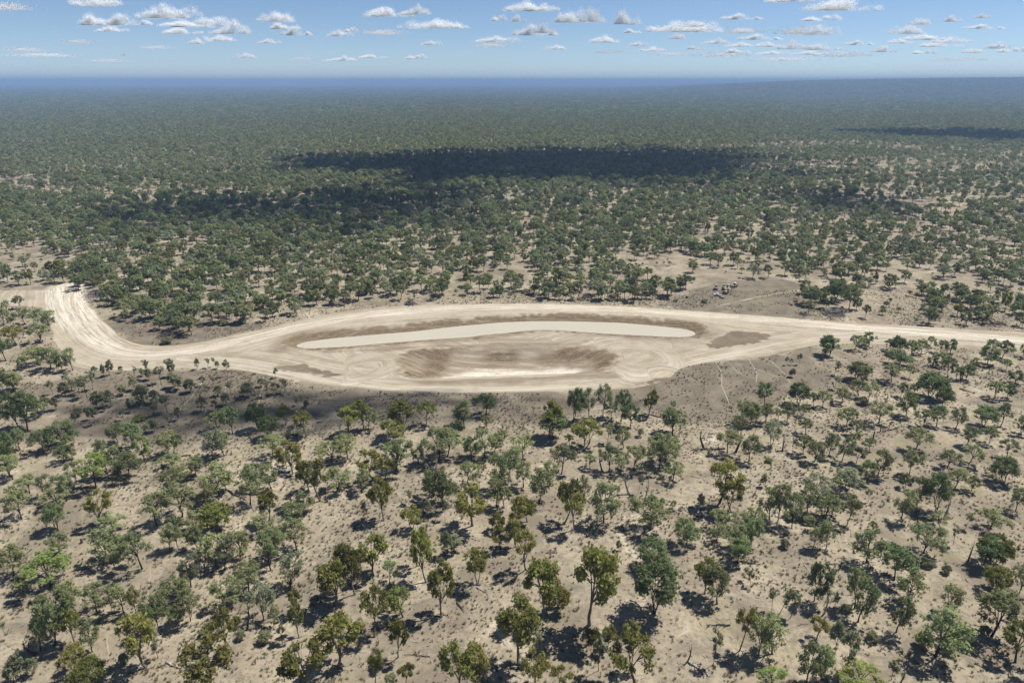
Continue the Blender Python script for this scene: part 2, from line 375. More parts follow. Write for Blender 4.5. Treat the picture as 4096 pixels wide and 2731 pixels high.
# streak coordinates follow the nearest worked line
dd = np.stack([dr, dt, dp * .8 + 4 - 40 * (st_ < 3), ds]); w = np.argmin(dd, 0)
opm = np.where((pend < .5), (cyy - 300) * .42, op * .6); sx = np.choose(w, [orr, ot, opm, os_]); sy = np.choose(w, [ar, at + 900, ap + 1800, as_ + 2700])
for (qx, qy), r0_, r1_ in ((V(1462, 832), 7, 24), (V(1535, 868), 4, 11), (V(1650, 776), 5, 14), (V(838, 850), 6, 15)):   # wheel marks of turning machines
    ex = cx - qx + (n1 - .5) * 7; ey = (cyy - qy) * .8 + (n3 - .5) * 10; qd = np.hypot(ex, ey); m_ = (qd > r0_) & (qd < r1_ + (n1 - .5) * 10) & (st_ > 2) & (sp > 8) & (ex > -r1_ * .6); sx = np.where(m_, qd * 1.5, sx); sy = np.where(m_, np.arctan2(ey, ex) * 9 + 4000, sy)
for k, v in zip(('bare', 'white', 'dark', 'meadow', 'z', 'sx', 'sy', 'cls'), (bare, white, dark, meadow, z, sx, sy, cls)): A[k][core] = v
farz = (vnoise(X, Y, 2600, 5) - .5) * 20 * smooth(2500, 9000, np.hypot(X, Y)); A['z'] += farz
az_ = np.where(Y > 500, 2048 + FPX * X / np.maximum(Y, 500) / CP, -9e9)          # a long low rise on the right skyline
rise = np.interp(az_, [2300, 2900, 3300, 3700, 4096, 4700, 6500], [-30, -4, 3, 9, 15, 16, -30]); rise = np.where(az_ < -1e9, -45, rise)
hill = np.maximum(0, CAM_H + rise * 9500 / FPX - 10) * smooth(2200, 3300, az_) * smooth(7500, 5200, az_) * smooth(6000, 9500, Y); A['z'] += hill
A['cls'][(hill > 20)] = 7
verts = np.stack([X, Y, A['z']], 1).astype(np.float32)
nx, ny = shp[1], shp[0]
I = np.arange(nx * ny).reshape(ny, nx)
quads = np.stack([I[:-1, :-1], I[:-1, 1:], I[1:, 1:], I[1:, :-1]], -1).reshape(-1, 4)
qc = A['cls'][quads[:, 0]].astype(int)
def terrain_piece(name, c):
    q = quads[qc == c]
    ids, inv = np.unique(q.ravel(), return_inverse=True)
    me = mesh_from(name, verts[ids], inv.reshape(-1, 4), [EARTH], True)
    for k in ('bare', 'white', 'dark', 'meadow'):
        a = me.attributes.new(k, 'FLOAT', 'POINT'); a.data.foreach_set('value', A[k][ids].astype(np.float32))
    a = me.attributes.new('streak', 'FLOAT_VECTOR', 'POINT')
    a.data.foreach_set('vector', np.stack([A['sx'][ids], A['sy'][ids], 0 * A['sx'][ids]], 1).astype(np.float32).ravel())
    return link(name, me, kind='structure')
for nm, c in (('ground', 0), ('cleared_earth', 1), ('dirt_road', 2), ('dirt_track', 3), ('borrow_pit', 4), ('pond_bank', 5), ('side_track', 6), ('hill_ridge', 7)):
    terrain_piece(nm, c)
zcore_x = xs; zcore_y = ys; ZG = A['z'].reshape(shp)
def zat(x, y):
    i = int(np.clip(np.searchsorted(xs, x) - 1, 0, nx - 2)); j = int(np.clip(np.searchsorted(ys, y) - 1, 0, ny - 2))
    fx = (x - xs[i]) / (xs[i + 1] - xs[i]); fy = (y - ys[j]) / (ys[j + 1] - ys[j])
    return float((ZG[j, i] * (1 - fx) + ZG[j, i + 1] * fx) * (1 - fy) + (ZG[j + 1, i] * (1 - fx) + ZG[j + 1, i + 1] * fx) * fy)

# water
t = NT('muddy_water'); mpw = t.n('ShaderNodeMapping'); t.t.links.new(t.pos(), mpw.inputs[0]); mpw.inputs['Scale'].default_value = (1, .45, 1); mpw.inputs['Rotation'].default_value = (0, 0, .4)
WATER = t.principled(t.mixc(t.noise(.03, 3, .5, t.pos()), (.43, .385, .295), (.485, .435, .335)), .40, .14, t.noise(1.6, 3, .6, mpw.outputs[0]), .12, .12)
pw = resample(POND, 4); cen = pw.mean(0)
d_ = seg_dist(pw[:, 0], pw[:, 1], POND, True)[0]
nrm = np.roll(pw, -1, 0) - np.roll(pw, 1, 0); nrm = np.stack([-nrm[:, 1], nrm[:, 0]], 1); nrm /= np.linalg.norm(nrm, axis=1)[:, None]
sgn = 1 if not inside(np.array([pw[5, 0] + nrm[5, 0]]), np.array([pw[5, 1] + nrm[5, 1]]), POND)[0] else -1
pw = pw + nrm * sgn * 1.6
me = mesh_from('pond_water', [(a, b, WATER_Z) for a, b in pw], [list(range(len(pw)))], [WATER])
if me.polygons[0].normal.z < 0: me.flip_normals()
link('pond_water', me, kind='structure')

# ------------------------------------------------------------------ tree shapes (unit height)
def unit(v): return v / (np.linalg.norm(v, axis=-1, keepdims=True) + 1e-9)
def leaves_at(rng, c, r, flat, n, size, droop):
    d = unit(rng.normal(size=(n, 3))); d[:, 2] = np.where((d[:, 2] < -.35) & (rng.random(n) < .6), -d[:, 2], d[:, 2])
    q = np.where(rng.random(n) < .68, rng.random(n) ** .5, .8 + .75 * rng.random(n))
    p = c + d * (r * q)[:, None] * np.array([1, 1, flat])
    nn = unit(d * .8 + rng.normal(size=(n, 3)) * .5 + np.array([0, 0, .5]))
    ta = unit(np.cross(nn, rng.normal(size=(n, 3))))
    if droop > 0: ta = unit(ta * (1 - droop) + np.array([0, 0, -1.0]) * droop + rng.normal(size=(n, 3)) * .15)
    tb = unit(np.cross(nn, ta)); s = size * rng.uniform(.6, 1.35, n)[:, None]
    ln = 1.0 + droop; wd = .62 - .2 * droop
    return np.stack([p - ta * s * .5 * ln - tb * s * wd, p - ta * s * .5 * ln + tb * s * wd, p + ta * s * .62 * ln], 1)
def bez(a, b, c, n): return [tuple((1 - t) ** 2 * a + 2 * t * (1 - t) * b + t * t * c) for t in np.linspace(0, 1, n)]
def make_tree(seed, fork=.33, cr=.40, n1=4, n2=3, r=.092, flat=.80, leaves=66, size=.033, droop=.12, lean=.08, thick=.021, low=.27, stems=1, sides=6, top=.93, sub=.16, dead=False, gap=.0):
    rng = np.random.default_rng(seed); mb = MB(); clumps = []
    for s in range(stems):
        sa = rng.uniform(0, 6.28); base = np.array([math.cos(sa), math.sin(sa), 0]) * (.02 if stems > 1 else 0)
        la = rng.uniform(0, 6.28); ld = np.array([math.cos(la), math.sin(la), 0]) if stems == 1 else np.array([math.cos(sa), math.sin(sa), 0])
        ln = lean * rng.uniform(.5, 1.4) if stems == 1 else rng.uniform(.1, .3)
        F = base + ld * ln * fork * 2 + np.array([0, 0, fork * rng.uniform(.9, 1.1)])
        mid = base + (F - base) * .5 + np.array([rng.normal() * .012, rng.normal() * .012, 0])
        th = thick / math.sqrt(stems)
        mb.tube([base + np.array([0, 0, -.01]), base + (mid - base) * .3, mid, F], [th * 1.35, th * 1.05, th * .9, th * .78], sides)
        for i in range(n1):
            az = la + i * 2 * math.pi / n1 + rng.uniform(-.5, .5)
            rad = cr * rng.uniform(.35, .78); zz = low + (top - low) * rng.uniform(.40, .8)
            if i == 0: rad *= .35; zz = top - r * .8
            T = np.array([F[0] * .7 + math.cos(az) * rad, F[1] * .7 + math.sin(az) * rad, zz])
            m = F + (T - F) * np.array([.25, .25, .55]) + rng.normal(size=3) * .02
            st = F - np.array([0, 0, fork * rng.uniform(0, .12)])
            path = bez(st, m, T, 5); mb.tube(path, [th * .62, th * .5, th * .38, th * .26, th * .14], max(4, sides - 2))
            clumps.append((T, r * rng.uniform(.85, 1.25)))
            for j in range(n2):
                a2 = az + rng.uniform(-1, 1) * math.pi / n1 * 1.15; el = math.asin(np.clip(rng.uniform(-.75, 1.0), -1, 1)); rf = rng.uniform(.62, .98)
                zc = (low + top) / 2; E_ = np.array([F[0] * .7 + math.cos(a2) * math.cos(el) * cr * rf, F[1] * .7 + math.sin(a2) * math.cos(el) * cr * rf, zc + math.sin(el) * (top - low) / 2 * rf])
                E_ = E_ * (1 - gap) + T * gap
                S = np.array(path[int(np.clip(1 + (E_[2] - low) / (top - low) * 3 + rng.uniform(-.6, .3), 1, 4))])
                mb.tube(bez(S, (S + E_) / 2 + np.array([0, 0, .03]), E_, 4), [th * .3, th * .22, th * .15, th * .08], 4)
                clumps.append((E_, r * rng.uniform(.65, 1.15)))
                if dead:
                    for _ in range(2):
                        G = E_ + unit(rng.normal(size=3) + np.array([0, 0, .4])) * sub * .6
                        mb.tube([E_, (E_ + G) / 2 + rng.normal(size=3) * .01, G], [th * .11, th * .08, th * .04], 4)
    if dead: return mb, None, None
    tri, tint = [], []
    for c, cr_ in clumps:
        n = int(leaves * (cr_ / r) ** 2); tri.append(leaves_at(rng, c, cr_, flat, n, size, droop))
        tint.append(np.clip(rng.normal(.5, .22) + rng.normal(size=n) * .16, 0, 1))
    return mb, np.concatenate(tri), np.concatenate(tint)
def crown_mesh(name, tri, tint, mat):
    me = mesh_from(name, tri.reshape(-1, 3), np.arange(len(tri) * 3).reshape(-1, 3), [mat])
    a = me.attributes.new('tint', 'FLOAT', 'FACE'); a.data.foreach_set('value', tint[:len(me.polygons)].astype(np.float32)); return me
STYLE = {   # a handful of growth forms per kind
    'g': [dict(fork=.24, cr=.44, n1=5, n2=5), dict(fork=.28, cr=.40, n1=5, n2=5, lean=.2), dict(fork=.20, cr=.48, n1=6, n2=5, low=.26),
          dict(fork=.18, cr=.42, n1=4, n2=4, stems=2, lean=.2), dict(fork=.32, cr=.44, n1=6, n2=4, low=.36, lean=.12), dict(fork=.22, cr=.34, n1=4, n2=6, low=.22)],
    'd': [dict(fork=.18, cr=.46, n1=6, n2=6, leaves=88, r=.10, low=.17), dict(fork=.24, cr=.42, n1=6, n2=5, leaves=88, low=.24, lean=.14),
          dict(fork=.16, cr=.40, n1=4, n2=5, leaves=88, stems=2, low=.18), dict(fork=.28, cr=.46, n1=6, n2=5, leaves=84, r=.10, low=.32)],
    'o': [dict(fork=.36, cr=.36, n1=5, n2=3, r=.074, droop=.5, flat=.95, lean=.05, thick=.02, low=.36, gap=.25, leaves=80), dict(fork=.28, cr=.40, n1=4, n2=4, r=.076, droop=.5, flat=.9, lean=.24, low=.26, gap=.25, leaves=80),
          dict(fork=.20, cr=.40, n1=3, n2=4, stems=2, r=.072, droop=.5, flat=.95, low=.24, gap=.3, leaves=80), dict(fork=.40, cr=.40, n1=6, n2=3, r=.074, droop=.5, flat=.9, low=.36, gap=.4, leaves=80),
          dict(fork=.24, cr=.34, n1=5, n2=4, r=.07, droop=.5, flat=1.0, low=.2, gap=.3, leaves=80), dict(fork=.12, cr=.42, n1=5, n2=5, stems=2, r=.08, droop=.5, flat=.9, low=.16, gap=.1, leaves=80)],
    's': [dict(fork=.30, cr=.26, n1=4, n2=3, r=.085, leaves=55, size=.05, thick=.013, low=.24), dict(fork=.20, cr=.30, n1=4, n2=3, r=.09, leaves=55, size=.05, thick=.011, low=.16, stems=2),
          dict(fork=.40, cr=.24, n1=3, n2=3, r=.085, leaves=36, size=.05, thick=.013, low=.36, lean=.1), dict(fork=.12, cr=.34, n1=4, n2=3, r=.10, leaves=40, size=.05, thick=.011, low=.12, stems=2)],
    'b': [dict(fork=.08, cr=.62, n1=7, n2=5, r=.15, leaves=80, size=.06, thick=.016, low=.10, flat=.85, top=.92), dict(fork=.10, cr=.56, n1=6, n2=4, r=.14, leaves=60, size=.06, thick=.016, low=.12, stems=2, flat=.8, top=.92)],
    'x': [dict(fork=.35, cr=.34, n1=3, n2=3, thick=.045, dead=True, lean=.15), dict(fork=.28, cr=.42, n1=4, n2=3, thick=.04, dead=True, lean=.3), dict(fork=.5, cr=.2, n1=2, n2=2, thick=.045, dead=True, lean=.25),
          dict(fork=.2, cr=.45, n1=3, n2=3, thick=.034, dead=True, stems=2)],
}
STYLE['y'] = STYLE['g']; STYLE['l'] = STYLE['g']
SHAPES = {}
for ci, code in enumerate('gdoyls'):
    lst = []
    for vi, stl in enumerate(STYLE[code]):
        for rep in range(2 if code in 'go' else 1):
            mb, tri, tint = make_tree(1000 * ci + 17 * vi + 301 * rep + 5, **stl)
            bark = BARK_PALE if code == 'o' and vi != 1 else BARK_DARK
            ext = np.percentile(np.hypot(tri[..., 0], tri[..., 1]), 97); hh = tri[..., 2].max()
            lst.append((mesh_from('trunk', mb.v, mb.f, [bark], True), crown_mesh('crown', tri, tint, LEAF[code]), ext * 2, hh))
    SHAPES[code] = lst
for code, mat in (('b', LEAF['s']), ('B', LEAF['l'])):
    SHAPES[code] = []
    for vi, stl in enumerate(STYLE['b']):
        mb, tri, tint = make_tree(7000 + vi, **stl)
        ext = np.percentile(np.hypot(tri[..., 0], tri[..., 1]), 97)
        SHAPES[code].append((mesh_from('stem', mb.v, mb.f, [BARK_DARK], True), crown_mesh('foliage', tri, tint, mat), ext * 2, tri[..., 2].max()))
for code, mat in (('x', DEADWOOD_DARK), ('X', DEADWOOD_PALE)):
    SHAPES[code] = []
    for vi, stl in enumerate(STYLE['x']):
        mb, _, _ = make_tree(8000 + vi, **stl); v = np.array(mb.v)
        SHAPES[code].append((mesh_from('dead_tree', mb.v, mb.f, [mat], True), None, 2 * np.percentile(np.hypot(v[:, 0], v[:, 1]), 99), v[:, 2].max()))

# ------------------------------------------------------------------ the trees that stand out in the photograph
# per crop of the photograph: base x, base y, top y, crown width, kind
CROPS = {
 'A': (0, 1500, .5808, "25,130,-60,110,d;95,112,-30,90,g;127,372,110,140,d;190,378,120,170,d;270,295,150,110,g;308,258,150,80,g;140,520,365,90,g;30,635,390,110,d;45,540,395,90,d;300,535,390,140,d;455,492,325,180,d;440,605,490,120,g;500,582,500,130,d;95,712,540,150,g;205,815,680,125,g;345,840,680,130,g;400,462,420,100,g;525,750,590,140,g;460,868,680,115,g;150,992,795,160,g;85,850,760,70,y;400,1065,880,130,d;390,900,780,150,g;685,1050,800,150,o;655,790,545,180,l;745,700,435,105,g;795,675,480,160,g;895,715,550,160,d;925,502,320,125,d;815,462,330,100,d;995,600,420,110,l;1160,545,380,130,g;1197,540,395,80,g;1185,640,545,170,g;1020,582,500,100,g;1205,795,640,150,g;1280,742,620,160,g;1352,697,560,105,d;1080,1035,830,180,g;1255,977,760,220,g;1440,900,730,110,g;1465,582,370,150,y;1545,557,380,110,g;1605,410,220,130,d;1500,370,240,80,y;1790,380,195,140,d;1855,425,270,130,d;1965,345,215,105,o;2110,427,240,125,o;1880,562,410,165,g;2015,680,450,150,o;1975,642,540,105,g;2050,442,340,160,y;1510,832,610,180,g;1555,797,650,100,g;1725,890,610,140,g;1775,770,590,130,g;1865,780,600,110,g;2125,802,600,130,y;2205,866,545,170,o;2285,600,460,180,g;2320,790,640,180,g;2090,957,800,120,g;1850,1006,790,120,o;1480,1066,880,190,o;2010,1062,900,155,g;1340,1066,930,110,g;1200,1070,970,90,g;785,1070,960,185,g;1800,1072,950,165,g"),
 'B': (1366, 1500, .5808, "60,405,200,120,o;150,380,155,120,o;185,375,215,70,o;40,580,405,140,g;340,470,315,150,o;420,416,165,160,o;580,360,190,130,o;847,370,175,100,g;825,345,190,120,y;995,275,135,140,d;1000,372,280,130,g;668,600,360,190,g;730,562,370,170,g;795,402,300,85,d;375,682,460,230,g;412,632,480,110,g;530,612,480,85,d;240,742,520,160,o;302,727,580,110,o;135,816,640,100,g;895,577,430,115,d;985,562,370,145,g;1052,542,400,115,g;1110,472,370,95,o;1250,582,410,150,g;1100,792,530,140,g;1155,702,490,140,g;1435,435,180,130,o;1465,447,260,170,d;1590,322,80,110,d;1705,306,95,90,y;1802,290,50,110,g;1922,320,100,110,d;1860,292,180,65,o;1992,366,200,115,d;2110,286,100,100,o;2285,232,175,140,d;2282,420,240,160,d;1662,520,330,220,o;1570,482,400,75,o;1942,502,360,105,l;1515,682,490,165,g;1710,642,540,115,g;1840,662,480,125,g;1920,672,530,120,g;2012,652,470,150,g;2190,642,400,200,g;2282,722,590,135,g;2230,602,450,180,d;870,752,590,145,g;960,682,590,75,y;690,902,660,190,d;640,832,645,140,g;1070,907,700,105,g;1252,772,590,115,g;1360,892,640,160,g;1440,762,580,105,g;1680,882,690,95,g;1805,1016,730,210,g;1535,1022,720,140,o;1605,1062,800,170,o;290,1002,710,145,o;490,1064,910,120,o;900,1037,760,230,o;1180,1070,830,140,o;1280,1012,840,110,o;2125,1068,855,220,d;1070,1070,950,110,o;2280,922,860,115,y;1120,912,760,60,y"),
 'C': (2732, 1400, .58, "560,380,220,110,d;800,372,220,130,d;900,387,285,48,g;957,392,270,60,g;1095,366,250,92,g;1195,202,80,175,d;1267,192,110,65,g;1215,317,200,115,g;1272,352,210,105,g;1435,222,95,75,g;1490,102,0,140,d;1482,172,100,55,g;1560,192,100,58,g;1720,112,35,98,d;1785,112,10,50,g;1825,182,40,42,g;1885,207,110,38,y;1947,207,90,58,d;2010,132,50,50,d;1700,322,150,165,d;1748,335,190,110,d;1802,402,260,108,d;1540,452,290,118,d;1500,322,220,75,g;1592,302,225,95,g;1350,502,360,135,g;1130,527,390,78,g;1190,587,480,108,g;1182,652,560,62,g;1660,532,400,88,g;1747,527,380,108,g;1880,542,390,115,g;2072,532,390,145,d;2192,522,350,88,g;2237,332,220,86,d;2292,232,135,85,d;2150,332,210,58,g;2230,142,60,45,g;2110,102,-20,105,d;380,572,440,115,g;402,522,350,120,g;462,512,360,105,d;570,502,360,115,g;657,482,400,78,g;717,492,350,88,g;832,452,360,85,g;847,577,460,105,g;305,712,545,145,g;455,767,580,125,g;610,657,480,125,y;830,717,580,85,g;907,767,610,105,g;1000,732,565,115,g;1095,767,590,105,g;1287,692,600,85,o;1602,692,540,160,g;1560,862,690,125,d;1822,812,690,145,g;1972,782,650,125,g;1952,662,520,105,g;2112,642,520,85,g;2230,742,620,105,g;2215,917,740,155,d;2132,862,790,110,g;1872,952,800,115,g;1990,972,870,95,y;1345,862,670,115,g;1270,917,770,125,d;255,1047,720,210,o;340,1117,910,175,o;912,1007,850,175,y;1127,967,820,170,y;1047,987,870,95,g;597,1167,940,125,g;652,1187,900,115,g;752,1227,980,78,g;860,1147,930,125,g;980,1167,1000,140,g;1022,1150,1000,70,l;1130,1207,990,88,g;1507,1162,940,135,g;1745,1117,850,155,d;1612,1082,870,105,g;1532,952,850,115,d;1780,1232,1130,145,g;2292,1112,940,105,g;2122,1237,1110,170,g;2330,582,450,65,d;235,1237,1100,135,g;370,1237,1120,155,g;492,1232,1090,140,g;990,1237,1165,95,g;882,1237,1150,95,g;1302,1242,1180,95,g"),
 'D': (0, 2100, .5808, "95,357,140,170,g;350,420,205,290,l;425,205,40,150,g;700,262,110,150,g;737,257,20,190,g;830,205,60,120,d;800,312,170,88,g;980,302,50,215,g;1170,187,0,115,g;1230,157,-10,95,g;1360,162,0,105,g;1657,217,20,145,g;1547,307,90,108,y;1487,277,60,55,g;1407,322,150,108,g;1315,422,190,125,y;1865,312,50,180,g;1917,212,0,150,g;2042,167,-20,165,g;1712,462,260,185,g;2000,412,180,155,y;2307,557,220,170,o;375,832,450,230,d;385,827,590,70,o;502,577,390,155,g;672,602,420,185,g;850,602,400,140,g;945,622,430,95,o;1105,752,490,160,d;1217,562,390,175,d;1310,662,430,125,g;1232,692,560,125,d;1570,572,380,195,g;1815,652,400,165,y;520,827,570,150,o;635,872,650,115,g;280,867,660,125,g;1005,980,600,210,o;1550,892,560,165,o;2060,777,530,95,o;2040,602,420,85,o;542,1002,820,170,o;620,1105,940,200,o;1440,1150,810,360,o;2330,975,600,250,o;2130,1125,790,260,o"),
 'E': (1366, 2100, .5808, "37,442,90,120,o;92,477,100,130,o;215,342,60,185,o;537,277,0,105,o;582,392,30,145,o;335,412,240,125,g;682,632,260,180,o;937,417,180,200,o;1097,162,0,125,o;1200,147,-60,95,o;1267,307,10,145,o;225,767,460,190,o;372,602,410,75,o;425,632,410,145,l;390,907,600,115,o;232,1092,860,88,o;442,1115,965,105,o;342,1120,1030,105,o;1417,617,190,250,o;1707,687,70,290,o;1482,592,430,150,o;2150,612,240,320,d;2150,292,100,210,d;1215,962,520,270,o;830,1140,790,230,o;930,1140,830,180,o;1330,1130,900,190,o;1490,1130,990,140,o;1725,892,700,95,o;1825,872,690,85,o;2030,1115,780,310,o;1990,812,670,105,o"),
 'F': (2732, 2100, .58, "22,127,-50,150,d;228,112,0,115,g;340,182,0,150,g;375,262,95,135,d;470,127,-60,140,d;895,157,0,85,g;985,167,-30,105,g;1267,252,20,190,g;1662,192,0,210,g;2075,267,70,155,d;2137,277,80,190,o;905,522,240,165,d;1457,377,160,205,d;1180,577,290,120,g;1208,662,340,170,g;2315,477,240,115,g;2140,452,285,165,o;235,542,290,185,g;150,472,230,150,o;390,862,550,145,o;522,892,590,165,g;615,887,620,190,g;1470,737,470,150,g;1552,532,300,160,g;1812,602,400,140,g;1740,902,560,290,g;2130,762,450,270,g;2290,947,660,195,o;852,1082,790,175,g;967,1062,830,140,g;920,785,640,120,o;610,1130,1000,185,l;1200,1135,980,270,l"),
 'M': (0, 1024, .5808, "145,362,265,72,g;50,382,300,105,g;25,472,350,98,g;175,472,355,118,g;292,482,360,140,g;346,517,400,86,g;265,602,460,125,g;120,612,480,170,o;80,487,410,130,g;42,722,560,108,d;350,777,630,150,d;430,792,665,88,d;500,787,625,78,g;252,745,620,140,g;150,782,690,115,g;25,947,790,105,d;90,922,800,105,d;870,417,290,135,g;932,392,270,86,g;1040,437,290,135,g;1135,442,340,76,o;1190,442,330,76,o;1240,532,410,88,g;1320,542,400,58,o;1350,452,300,115,g;1470,467,330,105,g"),
 'N': (2400, 1024, .7211, "1250,547,435,72,d;1272,557,445,55,d;1410,522,435,70,g;1490,502,420,78,d;1610,522,455,65,g;1650,545,440,85,d;1725,562,460,72,g;1780,542,455,60,g;1830,502,440,50,g;1890,537,460,58,g;1940,542,455,52,d;2150,602,500,86,d;2232,562,465,66,g;2170,542,460,64,g;2345,562,480,40,d;1155,317,235,78,g;1470,342,265,50,g;1825,377,275,76,d;1170,272,175,105,d;1252,292,200,76,d;1290,252,130,95,d;1380,292,150,105,d;2030,382,300,78,d;2120,372,300,88,d"),
}
SAPLINGS = {
 'A': (0, 1500, .5808, "385,240,170,50;365,135,60,45;470,60,-5,48;600,152,40,70;640,102,0,50;680,232,140,70;762,217,130,60;720,242,150,75;850,137,80,45;930,102,35,50;985,182,90,85;1002,204,100,65;1075,192,120,65;1152,257,160,58;1060,282,215,40;930,252,180,48;885,237,180,30;1195,82,0,60;1240,102,20,58;1312,112,40,58;1400,72,20,40;1470,82,25,30;1500,142,85,48;1560,207,140,48;1592,137,60,48;1700,152,75,66;1845,152,60,48;1800,82,35,40;1905,132,70,58;1962,127,50,48;1390,252,170,58;1490,252,195,40;655,342,250,45;615,307,250,30;520,332,270,30;855,307,245,35;1060,392,320,48;1010,422,345,40;1160,352,290,30;1225,312,240,25;2050,212,170,30;2230,322,270,35;550,130,40,60;450,140,70,60;500,110,50,50"),
 'M': (0, 1024, .5808, "655,822,770,40;720,832,765,30;757,822,740,40;840,802,765,25;925,832,775,25;1000,822,735,40;965,852,790,35;1022,852,790,48;1152,772,725,30;1185,832,735,48;1110,882,790,56;1360,782,720,30;1432,772,720,30;1470,767,715,25;1502,772,730,25;1570,832,740,40;1895,842,790,30"),
 'B': (1366, 1500, .5808, "465,892,815,50;590,992,885,50;715,1007,900,45;155,992,895,45;2040,822,720,45;2060,422,380,40;1830,472,370,58"),
 'C': (2732, 1400, .58, "1045,167,90,40;1045,267,195,45;550,942,875,36;1275,1052,980,46;120,1092,1020,46;1950,1227,1140,50;1195,782,700,85;800,100,40,30;712,105,60,28;745,105,70,24"),
 'D': (0, 2100, .5808, "180,502,380,50;105,482,420,30;1090,912,820,50;1945,822,720,45;160,1062,920,85;232,1025,940,78;110,1085,970,90;1890,705,590,58;40,755,670,50"),
 'E': (1366, 2100, .5808, "1355,907,740,80;1692,872,740,58;1770,1002,800,78;1915,177,125,30;730,212,80,58;790,182,90,80"),
 'F': (2732, 2100, .58, "1045,892,720,90;210,962,775,70;1440,1062,950,70;1862,137,30,50;1040,572,500,50;465,412,330,40;417,382,310,40;660,620,470,80;740,640,490,70;610,600,480,50;1130,1000,790,90"),
}
SHRUBS = {
 'A': (0, 1500, .5808, "540,282,215,60,b;967,312,272,84,B;2105,222,170,38,b;855,720,690,60,b"),
 'C': (2732, 1400, .58, "750,187,125,46,b;1240,374,320,70,b;590,772,742,56,B;860,1180,1120,110,b;740,1160,1115,100,b"),
 'D': (0, 2100, .5808, "852,962,885,62,b;1430,745,690,90,b;1830,800,730,100,b;1660,780,720,60,b"),
 'E': (1366, 2100, .5808, "250,930,905,50,b"),
 'F': (2732, 2100, .58, "1665,840,740,122,B;1840,866,745,116,B;1950,842,765,80,b;2075,752,690,72,b;1130,592,545,70,b;702,152,95,62,b;1680,280,230,90,b;1810,330,275,70,b;1300,790,735,100,b"),
 'M': (0, 1024, .5808, "1155,600,555,80,b;1550,478,445,50,b;1650,462,440,70,b;800,340,310,80,b"),
 'N': (2400, 1024, .7211, "580,258,238,40,b;420,250,236,34,b"),
}
DEAD = {   # standing or leaning dead timber
 'A': (0, 1500, .5808, "60,945,850,60,x"),
 'B': (1366, 1500, .5808, "1980,822,640,90,X;2082,882,680,45,X;1795,662,510,60,x;640,690,520,60,X;1110,366,310,70,x"),
 'C': (2732, 1400, .58, "145,682,540,90,x;362,707,545,90,x;685,702,580,60,x;1312,612,530,60,x;1800,1165,1000,110,X;1625,1235,1100,70,x;1360,562,500,40,x;1915,205,95,30,x"),
 'D': (0, 2100, .5808, "1702,717,500,60,x;245,892,765,120,x"),
 'F': (2732, 2100, .58, "975,605,470,70,X;1965,247,90,60,x;1500,1085,1000,100,x;35,935,800,60,x"),
 'N': (2400, 1024, .7211, "2000,690,610,20,x"),
}
def parse(block, code=None):
    out = []
    for k, (x0, y0, s, txt) in block.items():
        for it in txt.split(';'):
            q = it.split(','); a = [float(v) for v in q[:4]]
            out.append(dict(bx=x0 + a[0] * s, by=y0 + a[1] * s, top=y0 + a[2] * s, w=a[3] * s, k=code or q[4]))
    return out
ORD = ['first', 'second', 'third', 'fourth', 'fifth', 'sixth', 'seventh', 'eighth', 'ninth', 'tenth', 'eleventh', 'twelfth']
def where(bx, by):
    col = ('far left', 'left', 'left of centre', 'centre', 'right of centre', 'right', 'far right')[int(np.clip(bx / 4096 * 7, 0, 6))]
    if by < 1330: row = 'beside the pale road'
    elif by < 1520: row = 'just below the road'
    elif by < 1720: row = 'nearest below the earthworks'
    elif by < 1900: row = 'in upper foreground'
    elif by < 2090: row = 'in middle foreground'
    elif by < 2290: row = 'in lower foreground'
    elif by < 2480: row = 'low in foreground'
    else: row = 'at bottom edge'
    return row, col
def name_all(items):
    """labels: look first, then place; ties are settled by counting from the left"""
    groups = {}
    for t in items: groups.setdefault((t['desc'],) + where(t['bx'], t['by']), []).append(t)
    for (desc, row, col), lst in groups.items():
        lst.sort(key=lambda t: t['bx'])
        for i, t in enumerate(lst):
            if len(lst) == 1: t['label'] = f'{desc} {row}, {col}'
            else: t['label'] = f'{desc} {row}, {col}, {ORD[i] if i < 12 else "last"} from left'
COLOUR = {'g': 'grey-green', 'o': 'olive', 'd': 'dark green', 'y': 'blue-grey', 'l': 'bright green'}
rs = random.Random(4)
trees = parse(CROPS)
for t in trees:
    X_, Y_, ppm = ground(t['bx'], t['by']); t['p'] = (X_, Y_); t['h'] = max(3.0, height_at(Y_, t['top'])) * 1.03; t['wm'] = t['w'] / ppm * 1.16
    t['area'] = t['w'] * (t['by'] - t['top'])
keep = []
for t in sorted(trees, key=lambda t: -t['area']):
    if all(math.hypot(t['p'][0] - q['p'][0], t['p'][1] - q['p'][1]) > 1.6 for q in keep): keep.append(t)
trees = keep[:300]; spill = keep[300:]
for t in trees:
    ar_ = t['wm'] / t['h']
    form = 'narrow' if ar_ < .55 else 'slim' if ar_ < .72 else 'round-crowned' if ar_ < 1.0 else 'broad'
    size = 'tall' if t['h'] > 12.5 else 'small' if t['h'] < 7 else 'medium'
    t['desc'] = f"{size} {form} {COLOUR[t['k']]} tree"
name_all(trees)
OCC = []
